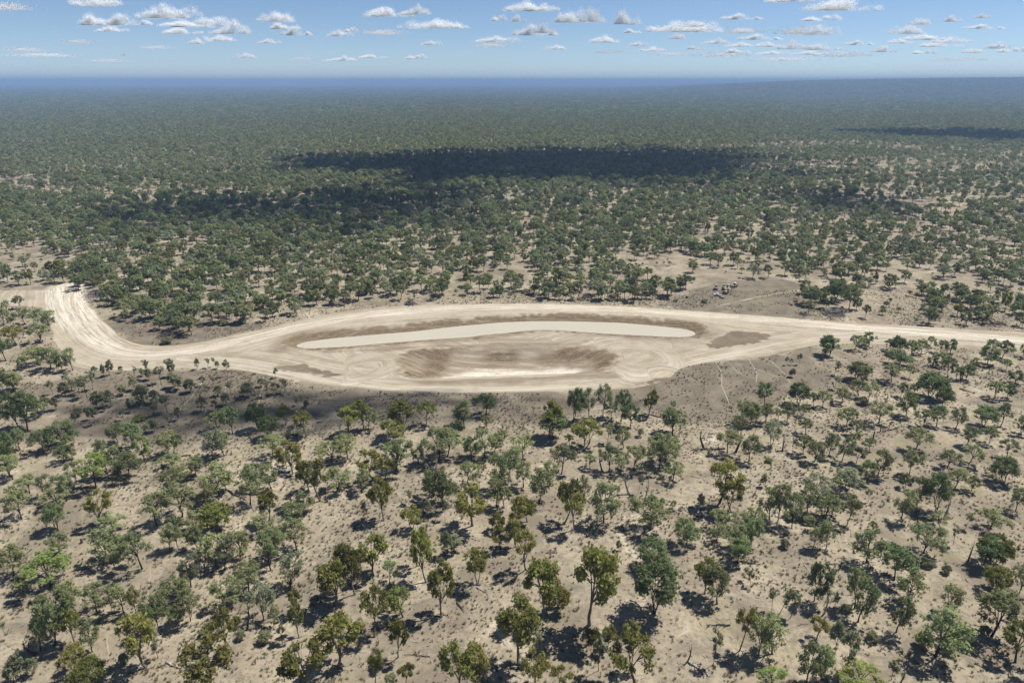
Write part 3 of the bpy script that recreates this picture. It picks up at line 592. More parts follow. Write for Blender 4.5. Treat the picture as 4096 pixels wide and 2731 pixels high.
def plant(name, t, cat, group, parts):
    sh = SHAPES[t['k'] if parts != 'sapling' else 's']
    best = sorted(range(len(sh)), key=lambda i: abs(sh[i][2] / sh[i][3] - t['wm'] / t['h']) + rs.random() * .35)[0]
    tr, cr_, ext, hh = sh[best]
    loc = (t['p'][0], t['p'][1], zat(*t['p']) - .03)
    sz = t['h'] / hh; sxy = float(np.clip(t['wm'] / ext, sz * .55, sz * 1.5))
    rot = rs.uniform(0, 6.283); OCC.append((t['p'][0], t['p'][1], t['wm'] / 2))
    if cr_ is None:
        o = link(name, tr, None, loc, rot, label=t['label'], cat=cat, group=group); o.scale = (sxy, sxy, sz); return o
    e = link(name, None, None, loc, rot, label=t['label'], cat=cat, group=group); e.scale = (sxy * rs.uniform(.88, 1.12), sxy * rs.uniform(.88, 1.12), sz); e.rotation_euler = (rs.gauss(0, .07), rs.gauss(0, .07), rot); e.empty_display_size = 1
    link('trunk' if parts != 'shrub' else 'stem', tr, e); link('crown' if parts != 'shrub' else 'foliage', cr_, e)
    return e
for t in trees: plant('gum_tree', t, 'tree', 'trees of the open woodland in front', 'tree')
saps = []
for t in parse(SAPLINGS, 's'):
    X_, Y_, ppm = ground(t['bx'], t['by']); t.update(p=(X_, Y_), h=max(1.5, height_at(Y_, t['top'])) * 1.35, wm=t['w'] / ppm * 1.3)
    if all(math.hypot(X_ - q['p'][0], Y_ - q['p'][1]) > .8 for q in saps): saps.append(t)
for t in saps:
    ar_ = t['wm'] / t['h']; t['desc'] = f"{'tall' if t['h'] > 5.5 else 'little' if t['h'] < 3.4 else 'young'} {'slender' if ar_ < .6 else 'bushy'} grey-green sapling"
name_all(saps)
for t in saps: plant('sapling', t, 'sapling', 'saplings scattered through the clearing', 'sapling')
shr = parse(SHRUBS)
for t in shr:
    X_, Y_, ppm = ground(t['bx'], t['by']); t.update(p=(X_, Y_), h=max(1.0, height_at(Y_, t['top'])), wm=t['w'] / ppm)
    t['desc'] = ('bright green rounded bush' if t['k'] == 'B' else 'low grey-green shrub')
name_all(shr)
for t in shr: plant('shrub', t, 'shrub', 'low shrubs between the trees', 'shrub')
dead = parse(DEAD)
for t in dead:
    X_, Y_, ppm = ground(t['bx'], t['by']); t.update(p=(X_, Y_), h=max(1.5, height_at(Y_, t['top'])), wm=t['w'] / ppm)
    t['desc'] = ('bare pale dead tree' if t['k'] == 'X' else 'bare dark dead tree')
name_all(dead)
for t in dead: plant('dead_tree', t, 'dead tree', 'leafless dead trees', 'dead')

# ------------------------------------------------------------------ woodland beyond (uncountable): points carrying low trees
lib = bpy.data.collections.new('woodland_shapes')       # not linked to the scene: only a source of shapes
lods = []
def lib_add(tris_list, idx):
    vs, fs, mats, mi, tn = [], [], [], [], []; nv = 0
    for (mb, tri, tint, code, S, off) in tris_list:
        tv = np.array(mb.v) * S + off; vs.append(tv); fs += [[i + nv for i in f] for f in mb.f]; nv += len(tv)
        for m in (BARK_DARK, LEAF[code]):
            if m not in mats: mats.append(m)
        mi += [mats.index(BARK_DARK)] * len(mb.f); tn += [0.5] * len(mb.f)
        lv = tri.reshape(-1, 3) * S + off; vs.append(lv); k = len(lv) // 3
        fs += [[nv + 3 * i, nv + 3 * i + 1, nv + 3 * i + 2] for i in range(k)]; nv += len(lv); mi += [mats.index(LEAF[code])] * k; tn += list(tint)
    me = mesh_from('woodland_tree', np.concatenate(vs), fs, mats, False, mi)
    a = me.attributes.new('tint', 'FLOAT', 'FACE'); a.data.foreach_set('value', np.array(tn, dtype=np.float32))
    o = bpy.data.objects.new(f'woodland_shape_{idx:02d}', me); lib.objects.link(o)
idx = 0
for code, kw in (('g', STYLE['g'][0]), ('g', STYLE['g'][1]), ('d', STYLE['d'][0]), ('g', STYLE['g'][4]), ('d', STYLE['d'][1]), ('y', STYLE['g'][2]), ('g', STYLE['g'][3]), ('o', STYLE['o'][4])):
    k = dict(kw); k.update(leaves=32, size=.06, sides=5, n2=min(k['n2'], 4)); mb, tri, tint = make_tree(9100 + idx, **k); lib_add([(mb, tri, tint, code, 1.0, np.zeros(3))], idx); idx += 1
N_MID = idx
for code, kw in (('g', STYLE['g'][0]), ('d', STYLE['d'][1]), ('g', STYLE['g'][4]), ('y', STYLE['g'][2]), ('d', STYLE['d'][3]), ('g', STYLE['g'][1])):
    k = dict(kw); k.update(leaves=11, size=.10, sides=4, n2=3, n1=4); mb, tri, tint = make_tree(9300 + idx, **k); lib_add([(mb, tri, tint, code, 1.0, np.zeros(3))], idx); idx += 1
N_LOW = idx
rr = np.random.default_rng(77)
for v in range(4):
    parts = []
    for j in range(9):
        k = dict(STYLE['g'][j % 6]); k.update(leaves=4, size=.2, sides=3, n2=2, n1=4, stems=1); mb, tri, tint = make_tree(9500 + idx * 20 + j, **k)
        parts.append((mb, tri, tint, 'gdgy'[(j + v) % 4], rr.uniform(.8, 1.15), np.array([(j % 3 - 1) * 1.15 + rr.uniform(-.3, .3), (j // 3 - 1) * 1.15 + rr.uniform(-.3, .3), 0])))
    lib_add(parts, idx); idx += 1
N_ALL = idx

def in_view(x, y, m=1.25): return np.abs(x) < (y * CP + 40) * .75 * m + 30
pts = []
def scatter(step, y0, y1, seed):
    r = np.random.default_rng(seed); rows = []
    yy = np.arange(y0, y1, step)
    for yv in yy:
        hw = (yv * .75 + 60) * 1.2; xv = np.arange(-hw, hw, step)
        rows.append(np.stack([xv + r.uniform(-.62, .62, len(xv)) * step, yv + r.uniform(-.62, .62, len(xv)) * step], 1))
    return np.concatenate(rows), r
UP = soften(resample(poly([(-400, 650), (-60, 655), (93, 655), (170, 662), (215, 690), (255, 735), (300, 762), (420, 768), (560, 745), (640, 736), (720, 718), (800, 702), (900, 692), (1000, 689),
         (1150, 688), (1300, 688), (1400, 693), (1500, 697), (1550, 690), (1565, 668), (1600, 655), (1640, 640), (1730, 642), (1800, 636), (1845, 648), (1850, 690), (1870, 722),
         (1960, 730), (2080, 738), (2200, 746), (2352, 750), (2900, 778)]), 5, False), False, 1)
far_edge = lambda x: np.interp(x, UP[:, 0], UP[:, 1])
# near and middle distance
# upper road edge as polygon test: the worked area and all foreground lie inside this polygon
FRONT = np.vstack([UP, [[UP[-1, 0], -50], [UP[0, 0], -50]]])
p1, r1 = scatter(9.2, 250, 1000, 11)
ok = ~inside(p1[:, 0], p1[:, 1], FRONT)
dens = vnoise(p1[:, 0], p1[:, 1], 55, 21) * .6 + vnoise(p1[:, 0], p1[:, 1], 17, 22) * .4
vx, vy = pixel(p1[:, 0], p1[:, 1]); vx, vy = vx / 1.7415, vy / 1.7415
want = np.interp(vx, [0, 300, 800, 1300, 1600, 1900, 2352], [.72, .86, .94, .88, .82, .76, .76]) - .12 * smooth(560, 640, vy) * smooth(1400, 1800, vx)
dspur = seg_dist(p1[:, 0], p1[:, 1], SPUR)[0]
ok &= (dens + r1.uniform(-.25, .25, len(p1)) < want - .15) & (dspur > 6.0)
ok &= ~((vx > 1560) & (vx < 1790) & (vy > 600) & (vy < 640) & (r1.random(len(p1)) < .45))
near = p1[ok]; nh = r1.uniform(7.0, 12.5, len(near)) * (1 - .12 * (vx[ok] > 1800)); ni = r1.integers(0, N_MID - 1, len(near)); ni = np.where(r1.random(len(near)) < .05, N_MID - 1, ni)
pts.append((near, nh, ni))
# small trees and scrub between them
p1b, r1b = scatter(11.0, 260, 700, 12); okb = ~inside(p1b[:, 0], p1b[:, 1], FRONT) & (r1b.random(len(p1b)) < .5) & (seg_dist(p1b[:, 0], p1b[:, 1], SPUR)[0] > 3.5)
pts.append((p1b[okb], r1b.uniform(1.8, 4.8, okb.sum()), r1b.integers(0, N_MID - 1, okb.sum())))
# trees that spilled over the count of single ones, and woodland just outside the frame in front
if spill: pts.append((np.array([t['p'] for t in spill]), np.array([t['h'] for t in spill]), np.array([2 if t['k'] == 'd' else 0 for t in spill])))
p1c, r1c = scatter(10.5, 60, 420, 13); px_, py_ = pixel(p1c[:, 0], p1c[:, 1])
okc = inside(p1c[:, 0], p1c[:, 1], FRONT) & ((px_ < -150) | (px_ > 4250) | (py_ > 2900)) & (sdf(p1c[:, 0], p1c[:, 1], BARE) > 6) & (r1c.random(len(p1c)) < .8)
pts.append((p1c[okc], r1c.uniform(6, 12, okc.sum()), r1c.integers(0, N_MID, okc.sum())))
p2, r2 = scatter(9.8, 1000, 3000, 14)
dens = vnoise(p2[:, 0], p2[:, 1], 160, 31) * .65 + vnoise(p2[:, 0], p2[:, 1], 40, 32) * .35
ok2 = dens + r2.uniform(-.25, .25, len(p2)) < np.interp(p2[:, 0] / p2[:, 1], [-.75, 0, .35, .8], [.92, 1.0, .80, .68]) + smooth(1500, 2300, p2[:, 1]) * .25
pts.append((p2[ok2], r2.uniform(7, 12, ok2.sum()), r2.integers(N_MID, N_LOW, ok2.sum())))
p3, r3 = scatter(27, 3000, 9500, 15); ok3 = r3.random(len(p3)) < .55 + .6 * vnoise(p3[:, 0], p3[:, 1], 420, 33)
pts.append((p3[ok3], r3.uniform(7, 10.5, ok3.sum()), r3.integers(N_LOW, N_ALL, ok3.sum())))
p4, r4 = scatter(52, 9500, 17000, 16)
pts.append((p4, r4.uniform(14, 20, len(p4)), r4.integers(N_LOW, N_ALL, len(p4))))
P = np.concatenate([p[0] for p in pts]); Hs = np.concatenate([p[1] for p in pts]); Id = np.concatenate([p[2] for p in pts])
Zs = np.array([zat(x, y) if y < 700 else 0 for x, y in P])
gi = np.clip(np.searchsorted(xs, P[:, 0]) - 1, 0, nx - 2); gj = np.clip(np.searchsorted(ys, P[:, 1]) - 1, 0, ny - 2)
tx = (P[:, 0] - xs[gi]) / (xs[gi + 1] - xs[gi]); ty = (P[:, 1] - ys[gj]) / (ys[gj + 1] - ys[gj])
Zs = np.where(P[:, 1] < 700, Zs, (ZG[gj, gi] * (1 - tx) + ZG[gj, gi + 1] * tx) * (1 - ty) + (ZG[gj + 1, gi] * (1 - tx) + ZG[gj + 1, gi + 1] * tx) * ty)
print('woodland points', len(P))
def point_instancer(name, P3, scale, index, coll, label, seed, tilt=0.0):
    me = bpy.data.meshes.new(name); me.vertices.add(len(P3)); me.vertices.foreach_set('co', np.asarray(P3, dtype=np.float32).ravel())
    r = np.random.default_rng(seed)
    a = me.attributes.new('sz', 'FLOAT_VECTOR', 'POINT'); wv = scale * r.uniform(.72, 1.08, len(P3))
    a.data.foreach_set('vector', np.stack([wv, wv, scale], 1).astype(np.float32).ravel())
    a = me.attributes.new('ix', 'INT', 'POINT'); a.data.foreach_set('value', np.asarray(index, dtype=np.int32))
    a = me.attributes.new('rot', 'FLOAT_VECTOR', 'POINT')
    a.data.foreach_set('vector', np.stack([r.normal(0, .05 + tilt, len(P3)), r.normal(0, .05 + tilt, len(P3)), r.uniform(0, 6.283, len(P3))], 1).astype(np.float32).ravel())
    o = link(name, me, kind='stuff', label=label)
    ng = bpy.data.node_groups.new(name + '_points', 'GeometryNodeTree')
    ng.interface.new_socket('Geometry', in_out='INPUT', socket_type='NodeSocketGeometry'); ng.interface.new_socket('Geometry', in_out='OUTPUT', socket_type='NodeSocketGeometry')
    N = ng.nodes; L = ng.links; i = N.new('NodeGroupInput'); u = N.new('NodeGroupOutput')
    ci = N.new('GeometryNodeCollectionInfo'); ci.inputs['Collection'].default_value = coll; ci.inputs['Separate Children'].default_value = True; ci.inputs['Reset Children'].default_value = True
    ip = N.new('GeometryNodeInstanceOnPoints'); ip.inputs['Pick Instance'].default_value = True
    def na(nm, typ):
        q = N.new('GeometryNodeInputNamedAttribute'); q.data_type = typ; q.inputs['Name'].default_value = nm; return q.outputs['Attribute']
    L.new(i.outputs[0], ip.inputs['Points']); L.new(ci.outputs[0], ip.inputs['Instance']); L.new(na('ix', 'INT'), ip.inputs['Instance Index'])
    L.new(na('rot', 'FLOAT_VECTOR'), ip.inputs['Rotation']); L.new(na('sz', 'FLOAT_VECTOR'), ip.inputs['Scale']); L.new(ip.outputs[0], u.inputs[0])
    md = o.modifiers.new('points', 'NODES'); md.node_group = ng; return o
point_instancer('woodland', np.stack([P[:, 0], P[:, 1], Zs - .05], 1), Hs, Id, lib, 'open grey-green eucalyptus woodland stretching to the horizon', 3)

# ------------------------------------------------------------------ worn cattle paths and wheel marks
t = NT('trodden_dust'); PATHM = t.principled(t.mixc(t.noise(.6, 4, .6, t.pos()), (.29, .245, .185), (.41, .35, .27)), .95, .05)
K = {'A': (0, 1500, .5808), 'B': (1366, 1500, .5808), 'C': (2732, 1400, .58), 'D': (0, 2100, .5808), 'E': (1366, 2100, .5808), 'F': (2732, 2100, .58), 'M': (0, 1024, .5808), 'N': (2400, 1024, .7211)}
def cpx(c, x, y): x0, y0, k = K[c]; return x0 + x * k, y0 + y * k
def cpt(c, x, y): g = ground(*cpx(c, x, y)); return np.array(g[:2])
rp = np.random.default_rng(8)
def ribbon(name, c, pts, width, material=PATHM):
    line = soften(resample(np.array([cpt(c, *p) for p in pts]), 1.2, False), False, 4)
    line[1:-1] += rp.normal(0, .12, (len(line) - 2, 2)); d = np.gradient(line, axis=0); d /= np.linalg.norm(d, axis=1)[:, None] + 1e-9
    nrm = np.stack([-d[:, 1], d[:, 0]], 1); vs, fs = [], []; width *= .55
    for i, (p, n) in enumerate(zip(line, nrm)):
        tp = min(1, i / 3, (len(line) - 1 - i) / 3)
        for sg in (-1, 0, 1):
            q = p + n * sg * width / 2 * tp * rp.uniform(.65, 1.3); vs.append((q[0], q[1], zat(*q) + (.035 if sg == 0 else .02)))
    for i in range(len(line) - 1):
        a = i * 3; fs += [[a, a + 1, a + 4, a + 3], [a + 1, a + 2, a + 5, a + 4]]
    link(name, mesh_from(name, vs, fs, [material], True), kind='structure')
for c, w_, pts in (
    ('A', .75, [(1420, 0), (1380, 70), (1310, 160), (1240, 230), (1160, 355)]), ('A', .65, [(1245, 222), (1100, 290), (950, 360), (800, 440)]),
    ('A', .6, [(1160, 45), (900, 160), (700, 270), (520, 380)]), ('A', .6, [(1805, 0), (1825, 45), (1790, 140), (1780, 215)]), ('A', .6, [(1720, 310), (1630, 430), (1600, 530), (1530, 610)]),
    ('A', .6, [(1580, 20), (1555, 60), (1550, 130)]), ('A', .5, [(1120, 480), (1080, 545), (1000, 690)]),
    ('C', .7, [(220, 80), (270, 160), (265, 240), (300, 320), (330, 400)]), ('C', .5, [(300, 80), (420, 185)]), ('C', .6, [(445, 55), (490, 120), (510, 160), (505, 235)]),
    ('C', .65, [(570, 45), (690, 150), (755, 245)]), ('C', .5, [(330, 75), (480, 125), (720, 210)]), ('C', .65, [(700, 535), (745, 580), (755, 650), (730, 740), (740, 850), (760, 940)]),
    ('D', .55, [(1040, 260), (1030, 400), (1010, 580)]), ('D', .5, [(735, 740), (755, 980)]), ('D', .6, [(1680, 500), (1730, 640), (1800, 870), (1840, 980), (1845, 1080)]),
    ('F', .55, [(800, 210), (990, 480)]), ('F', .5, [(1000, 140), (1050, 250), (1080, 290)]), ('F', .5, [(1240, 540), (1300, 600), (1430, 750)]), ('F', .5, [(1880, 490), (1930, 650)])):
    ribbon('cattle_path', c, pts, w_)
for pts in ([(185, 112), (200, 150), (270, 168), (380, 142), (397, 118)], [(130, 112), (150, 170), (300, 185), (440, 150), (460, 118)], [(1255, 135), (1150, 200), (1040, 268)], [(1210, 135), (1100, 190), (1020, 240)], [(540, 152), (640, 180), (720, 205)]):
    ribbon('tyre_track', 'B', pts, .5)

# ------------------------------------------------------------------ grass tufts, litter sticks (uncountable)
tl = bpy.data.collections.new('tuft_shapes')
TUFT = [simple_mat('dry_grass', (.30, .25, .14), .95, .02, .3, 1.0), simple_mat('dull_grass', (.15, .135, .085), .95, .02, .3, 1.0), simple_mat('green_grass', (.15, .165, .065), .95, .02, .3, 1.0)]
rg = np.random.default_rng(5)
for k in range(3):
    vs = []
    for j in range(26):
        a = rg.uniform(0, 6.283); r0 = rg.uniform(0, .22); r1_ = r0 + rg.uniform(.12, .4); h = rg.uniform(.2, .6); wv = .045
        p = np.array([math.cos(a), math.sin(a), 0]); q = np.array([-math.sin(a), math.cos(a), 0])
        vs += [p * r0 - q * wv, p * r0 + q * wv, p * r1_ + np.array([0, 0, h])]
    me = mesh_from('tuft', vs, np.arange(len(vs)).reshape(-1, 3), [TUFT[k]]); tl.objects.link(bpy.data.objects.new(f'tuft_shape_{k}', me))
def strew(n, seed, ymax=310, zone=None):
    r = np.random.default_rng(seed); yv = 96 + (ymax - 96) * r.random(n) ** .8; xv = (r.random(n) * 2 - 1) * (yv * .8 + 50)
    keep = (sdf(xv, yv, BARE) > 1.0) & ~inside(xv, yv, POND)
    d = vnoise(xv, yv, 22, seed + 1) * .6 + vnoise(xv, yv, 5, seed + 2) * .4
    keep &= d + r.uniform(-.2, .2, n) > .52; return xv[keep], yv[keep], r
xv, yv, r = strew(95000, 41, 420)
pz = np.array([zat(a, b) for a, b in zip(xv, yv)]); kind_ = r.choice([0, 1, 1, 1, 2], len(xv))
point_instancer('grass_tufts', np.stack([xv, yv, pz - .02], 1), r.uniform(.5, 1.5, len(xv)), kind_, tl, 'dry grass tufts scattered over the sandy ground', 6)
sl = bpy.data.collections.new('stick_shapes')
for k, m in enumerate((DEADWOOD_PALE, DEADWOOD_DARK, DEADWOOD_PALE)):
    mb = MB(); mb.tube([(-.5, 0, .03), (-.1, .05, .05), (.5, -.04, .03)], [.035, .03, .015], 4); mb.tube([(0, .04, .05), (.22, .22, .1)], [.02, .01], 3)
    if k == 2: mb.tube([(-.2, .03, .05), (-.05, -.25, .08)], [.02, .01], 3)
    sl.objects.link(bpy.data.objects.new(f'stick_shape_{k}', mesh_from('stick', mb.v, mb.f, [m])))
xv, yv, r = strew(16000, 51); pz = np.array([zat(a, b) for a, b in zip(xv, yv)])
point_instancer('fallen_twigs', np.stack([xv, yv, pz], 1), r.uniform(.4, 2.2, len(xv)), r.integers(0, 3, len(xv)), sl, 'fallen twigs and bark littering the woodland floor', 7)

# ------------------------------------------------------------------ fallen timber, stumps, brush piles
rl = np.random.default_rng(19)
def fallen(c, a, b, label, mat, thick=.22, limbs=4):
    p0, p1 = cpt(c, *a), cpt(c, *b); d = p1 - p0; L = float(np.hypot(*d)); ang = math.atan2(d[1], d[0]); mb = MB(); n = 6
    pth = [(L * i / n, rl.normal(0, L * .018), thick * (.9 - .5 * i / n) + (rl.uniform(0, .25) if 0 < i else 0)) for i in range(n + 1)]
    mb.tube(pth, [thick * (1.1 - .8 * i / n) for i in range(n + 1)], 7)
    for k in range(limbs):
        i = rl.integers(1, n); o = np.array(pth[i]); u = rl.uniform(.15, .38) * L; sg = rl.choice([-1, 1])
        e = o + np.array([u * .7, sg * u * .6, u * rl.uniform(.0, .45)]); m = (o + e) / 2 + rl.normal(size=3) * u * .08
        mb.tube([o, m, e], [thick * .45, thick * .3, thick * .1], 5)
        e2 = m + np.array([u * .3, -sg * u * .3, u * .2]); mb.tube([m, e2], [thick * .22, thick * .06], 4)
    mb.build('fallen_log', mat, None, True, loc=(p0[0], p0[1], zat(*p0)), rotz=ang, label=label, cat='log', group='fallen timber on the woodland floor')
for args in (
    ('D', (1145, 945), (1240, 988), 'pale grey forked fallen log at bottom edge, left of the path', DEADWOOD_PALE, .25, 4),
    ('D', (2270, 500), (2130, 515), 'thin fallen branch in lower foreground beside olive tree, left of centre', DEADWOOD_DARK, .14, 3),
    ('A', (1250, 562), (1315, 556), 'short dark fallen log in upper foreground, left of centre', DEADWOOD_DARK, .2, 2),
    ('A', (1570, 800), (1705, 868), 'big dark fallen limb under trees in middle foreground, left of centre', DEADWOOD_DARK, .26, 6),
    ('B', (2045, 912), (1940, 938), 'thin dark fallen branch near two bare dead trees, right of centre', DEADWOOD_DARK, .14, 3),
    ('B', (1440, 925), (1310, 935), 'long straight fallen branch in centre of lower foreground', DEADWOOD_PALE, .14, 2),
    ('E', (795, 532), (845, 600), 'dark fallen log lying on open sand, centre of lower foreground', DEADWOOD_DARK, .2, 1),
    ('E', (610, 905), (430, 893), 'long thin fallen branch on bare sand at bottom, left of centre', DEADWOOD_DARK, .12, 3),
    ('E', (690, 628), (550, 622), 'fallen limb beside the base of a forked olive gum', DEADWOOD_DARK, .2, 3),
    ('C', (290, 685), (70, 690), 'long sprawling dark fallen tree beside bare dead trees, right of centre', DEADWOOD_DARK, .3, 6),
    ('C', (1905, 268), (2012, 302), 'dark fallen log below the right road, far right', DEADWOOD_DARK, .28, 2),
    ('C', (1480, 540), (1365, 566), 'dark fallen trunk on pale sand, right part of upper foreground', DEADWOOD_DARK, .24, 3),
    ('C', (380, 910), (485, 926), 'grey fallen branch in middle foreground, right of centre', DEADWOOD_PALE, .16, 3),
    ('C', (635, 698), (722, 696), 'low dark branch lying beside the winding cattle path', DEADWOOD_DARK, .14, 4),
    ('F', (395, 250), (535, 276), 'grey branching fallen limb in lower foreground, right of centre', DEADWOOD_DARK, .22, 5),
    ('F', (325, 690), (160, 688), 'dark brushy fallen crown at foot of olive tree, lower right', DEADWOOD_DARK, .2, 7),
    ('F', (1175, 607), (1090, 588), 'small dark fallen limb beside a low shrub, lower right', DEADWOOD_DARK, .16, 3),
    ('F', (30, 940), (190, 1050), 'large splayed dead limb below broken snag at bottom right', DEADWOOD_PALE, .24, 7),
    ('E', (930, 430), (1020, 475), 'tangled pale dead wood at foot of spreading olive tree', DEADWOOD_PALE, .16, 6),
    ('B', (2200, 295), (2060, 262), 'dark fallen limb under trees below the turning loop, right', DEADWOOD_DARK, .22, 4)):
    fallen(*args)
def stump(c, x, y, h, label, mat):
    p = cpt(c, x, y); mb = MB(); mb.tube([(0, 0, -.1), (.03, .02, h * .4), (-.05, .04, h * .8), (.0, .02, h)], [.38, .28, .25, .12], 8); mb.tube([(0, 0, h * .5), (.4, .2, h * .85)], [.14, .06], 5)
    mb.build('tree_stump', mat, None, True, loc=(p[0], p[1], zat(*p)), label=label, cat='stump', group='broken stumps')
stump('C', 1030, 357, 1.6, 'bright white broken stump below the right road', DEADWOOD_PALE)
stump('E', 210, 70, 2.0, 'pale broken stump beside olive trees, left of centre', DEADWOOD_PALE)
stump('D', 563, 120, 1.5, 'dark short stump in lower foreground, far left', DEADWOOD_DARK)
BURNT = simple_mat('burnt_timber', (.035, .032, .035), .9, .1, .5, 2.0); ASHY = simple_mat('ashen_timber', (.22, .20, .21), .9, .1, .5, 1.2); BRUSH = simple_mat('dry_brush', (.20, .165, .13), .95, .05, .4, 2.0)
logmesh = []
for k in range(5):
    mb = MB(); pth = [(-.5 + i / 4, rl.normal(0, .025), rl.normal(0, .02)) for i in range(5)]; mb.tube(pth, [.05, .047, .042, .034, .022], 6)
    mb.tube([pth[2], (.12, .16 * rl.choice([-1, 1]), .1)], [.02, .008], 4); logmesh.append((mb.v, mb.f))
LOGM = {}
def pile(c, x, y, wpx, hpx, label, mats, nlogs=16, twigs=90, name='brush_pile', seed=0):
    r = np.random.default_rng(seed + 900); p = cpt(c, x, y); ppm = ground(*cpx(c, x, y))[2]; W = wpx * K[c][2] / ppm * 1.15; D_ = W * .7; H_ = max(1.2, hpx * K[c][2] / ppm * .95)
    root = link(name, None, loc=(p[0], p[1], zat(*p)), label=label, cat='brush pile', group='heaps of cleared timber')
    for k in range(nlogs):
        m = mats[k % len(mats)]; key = (k % 5, m.name)
        if key not in LOGM: LOGM[key] = mesh_from('log', *logmesh[k % 5], [m], True)
        a = r.uniform(0, 6.28); q = r.random() ** .6; o = link('log', LOGM[key], root)
        o.location = (math.cos(a) * q * W * .36, math.sin(a) * q * D_ * .4, .2 + H_ * (1 - q) * r.uniform(.4, .95)); L = W * r.uniform(.28, .5)
        o.rotation_euler = (r.uniform(-.4, .4), r.uniform(-.5, .25), r.uniform(0, 6.28)); o.scale = (L, L * .9, L * .9)
    mb = MB()
    for k in range(twigs):
        a = r.uniform(0, 6.28); q = r.random() ** .5; o = np.array([math.cos(a) * q * W * .46, math.sin(a) * q * D_ * .46, .05 + H_ * (1 - q) * r.uniform(0, 1)])
        dv = unit(r.normal(size=3) * np.array([1, 1, .45])) * W * r.uniform(.05, .14); mb.tube([o - dv, o + dv * .2 + r.normal(size=3) * .05, o + dv], [.07, .055, .02], 3)
    tw = mb.build('branches', mats[-1], root); tw['kind'] = 'stuff'
def pile_full(x, y, w, h, *a, **k):     # centre given in photograph pixels
    c = 'A'; K['P'] = (0, 0, 1.0); pile('P', x, y, w, h, *a, **k)
pile_full(1640, 1217, 52, 36, 'charred grey log heap with one white pole beyond the road', [BURNT, ASHY, BURNT], 26, 70, seed=1)
pile_full(400, 1180, 108, 30, 'long low grey brush heap at woodland edge, upper left', [BRUSH, ASHY], 18, 160, seed=2)
pile_full(690, 1345, 116, 34, 'dark brown brush heap inside the bend of the road, left', [BURNT, BRUSH], 16, 170, seed=3)
pile_full(3335, 1258, 96, 40, 'grey-brown brush heap under trees above the right road', [BRUSH, ASHY], 16, 170, seed=4)
pile_full(3990, 1300, 80, 22, 'dark brush heap above the road at far right', [BURNT, BRUSH], 14, 110, seed=5)
pile_full(2110, 1170, 88, 16, 'low dark timber heap among trees, centre', [BURNT, BRUSH], 14, 90, seed=6)
pile_full(2340, 1196, 60, 20, 'small dark timber heap under trees, right of centre', [BURNT, BRUSH], 12, 80, seed=7)
g_ = ground(1646, 1205); pm = MB().tube([(0, 0, 0), (.15, 0, 1.6), (.25, .1, 3.6)], [.2, .17, .12], 7)
pm.build('timber_pole', simple_mat('bleached_pole', (.75, .72, .68), .8, .1, .1), None, True, loc=(g_[0], g_[1], zat(g_[0], g_[1]) + .2), label='white bare pole standing out of charred log heap', cat='pole')

# ------------------------------------------------------------------ parked machines beyond the road
CREAM = simple_mat('dusty_cream_paint', (.40, .345, .24), .6, .3, .35, 1.2); WHITEP = simple_mat('white_paint', (.74, .73, .72), .35, .5, .08, 1.0); STEEL = simple_mat('worn_steel', (.13, .125, .13), .5, .4, .3, 2.0, .4)
GLASS = simple_mat('dark_glass', (.02, .025, .035), .08, .6, .2); RUBBER = simple_mat('tyre_rubber', (.03, .029, .028), .85, .1, .3); SILVER = simple_mat('silver_paint', (.55, .55, .58), .35, .5, .08); BLACK = simple_mat('black_plastic', (.02, .02, .02), .6, .2, .2)
RED = simple_mat('tail_lamp_red', (.4, .03, .02), .3, .5, .1); LAMP = simple_mat('lamp_glass', (.75, .75, .72), .1, .6, .05); DIRTY = simple_mat('scraped_iron', (.33, .29, .22), .7, .3, .35, 1.0)
def zoomp(zx, zy): g = ground(2830 + zx / 15.68, 1110 + zy / 15.68); return np.array(g[:2])
def wheel(parent, x, y, r, w, rim=CREAM):
    sg = 1 if y > 0 else -1
    o = MB().lathe_y((x, y, r), [(-w / 2, r * .55), (-w / 2, r * .9), (-w * .35, r), (w * .35, r), (w / 2, r * .9), (w / 2, r * .55)], 18).build('wheel', RUBBER, parent)
    MB().lathe_y((x, y + sg * w * .02, r), [(-w * .53, r * .2), (-w * .52, r * .54), (w * .52, r * .54), (w * .53, r * .2)], 14).build('rim', rim, o); return o
def machine(name, zx, zy, heading, label, cat, group='machines parked beyond the pond'):
    p = zoomp(zx, zy); return link(name, None, loc=(p[0], p[1], zat(*p)), rotz=math.atan2(heading[1], heading[0]), label=label, cat=cat, group=group)
def cab(parent, c, d, mat, glass=GLASS):
    x, y, z = c; lx, ly, lz = d
    o = MB()
    for sx in (-1, 1):
        for sy in (-1, 1): o.box((x + sx * lx * .46, y + sy * ly * .46, z + lz / 2), (lx * .09, ly * .09, lz))
    o.box((x, y, z + lz * .16), (lx * .98, ly * .98, lz * .32)); o.box((x, y, z + lz + .06), (lx * 1.18, ly * 1.14, .14))
    b = o.build('cab', mat, parent)
    for ax, sg in ((0, 1), (0, -1), (1, 1), (1, -1)):
        cc = [x, y, z + lz * .65]; dd_ = [lx * .8, ly * .8, lz * .6]; cc[ax] += sg * d[ax] * .44; dd_[ax] = .03
        MB().box(cc, dd_).build('window', glass, b)
    return b
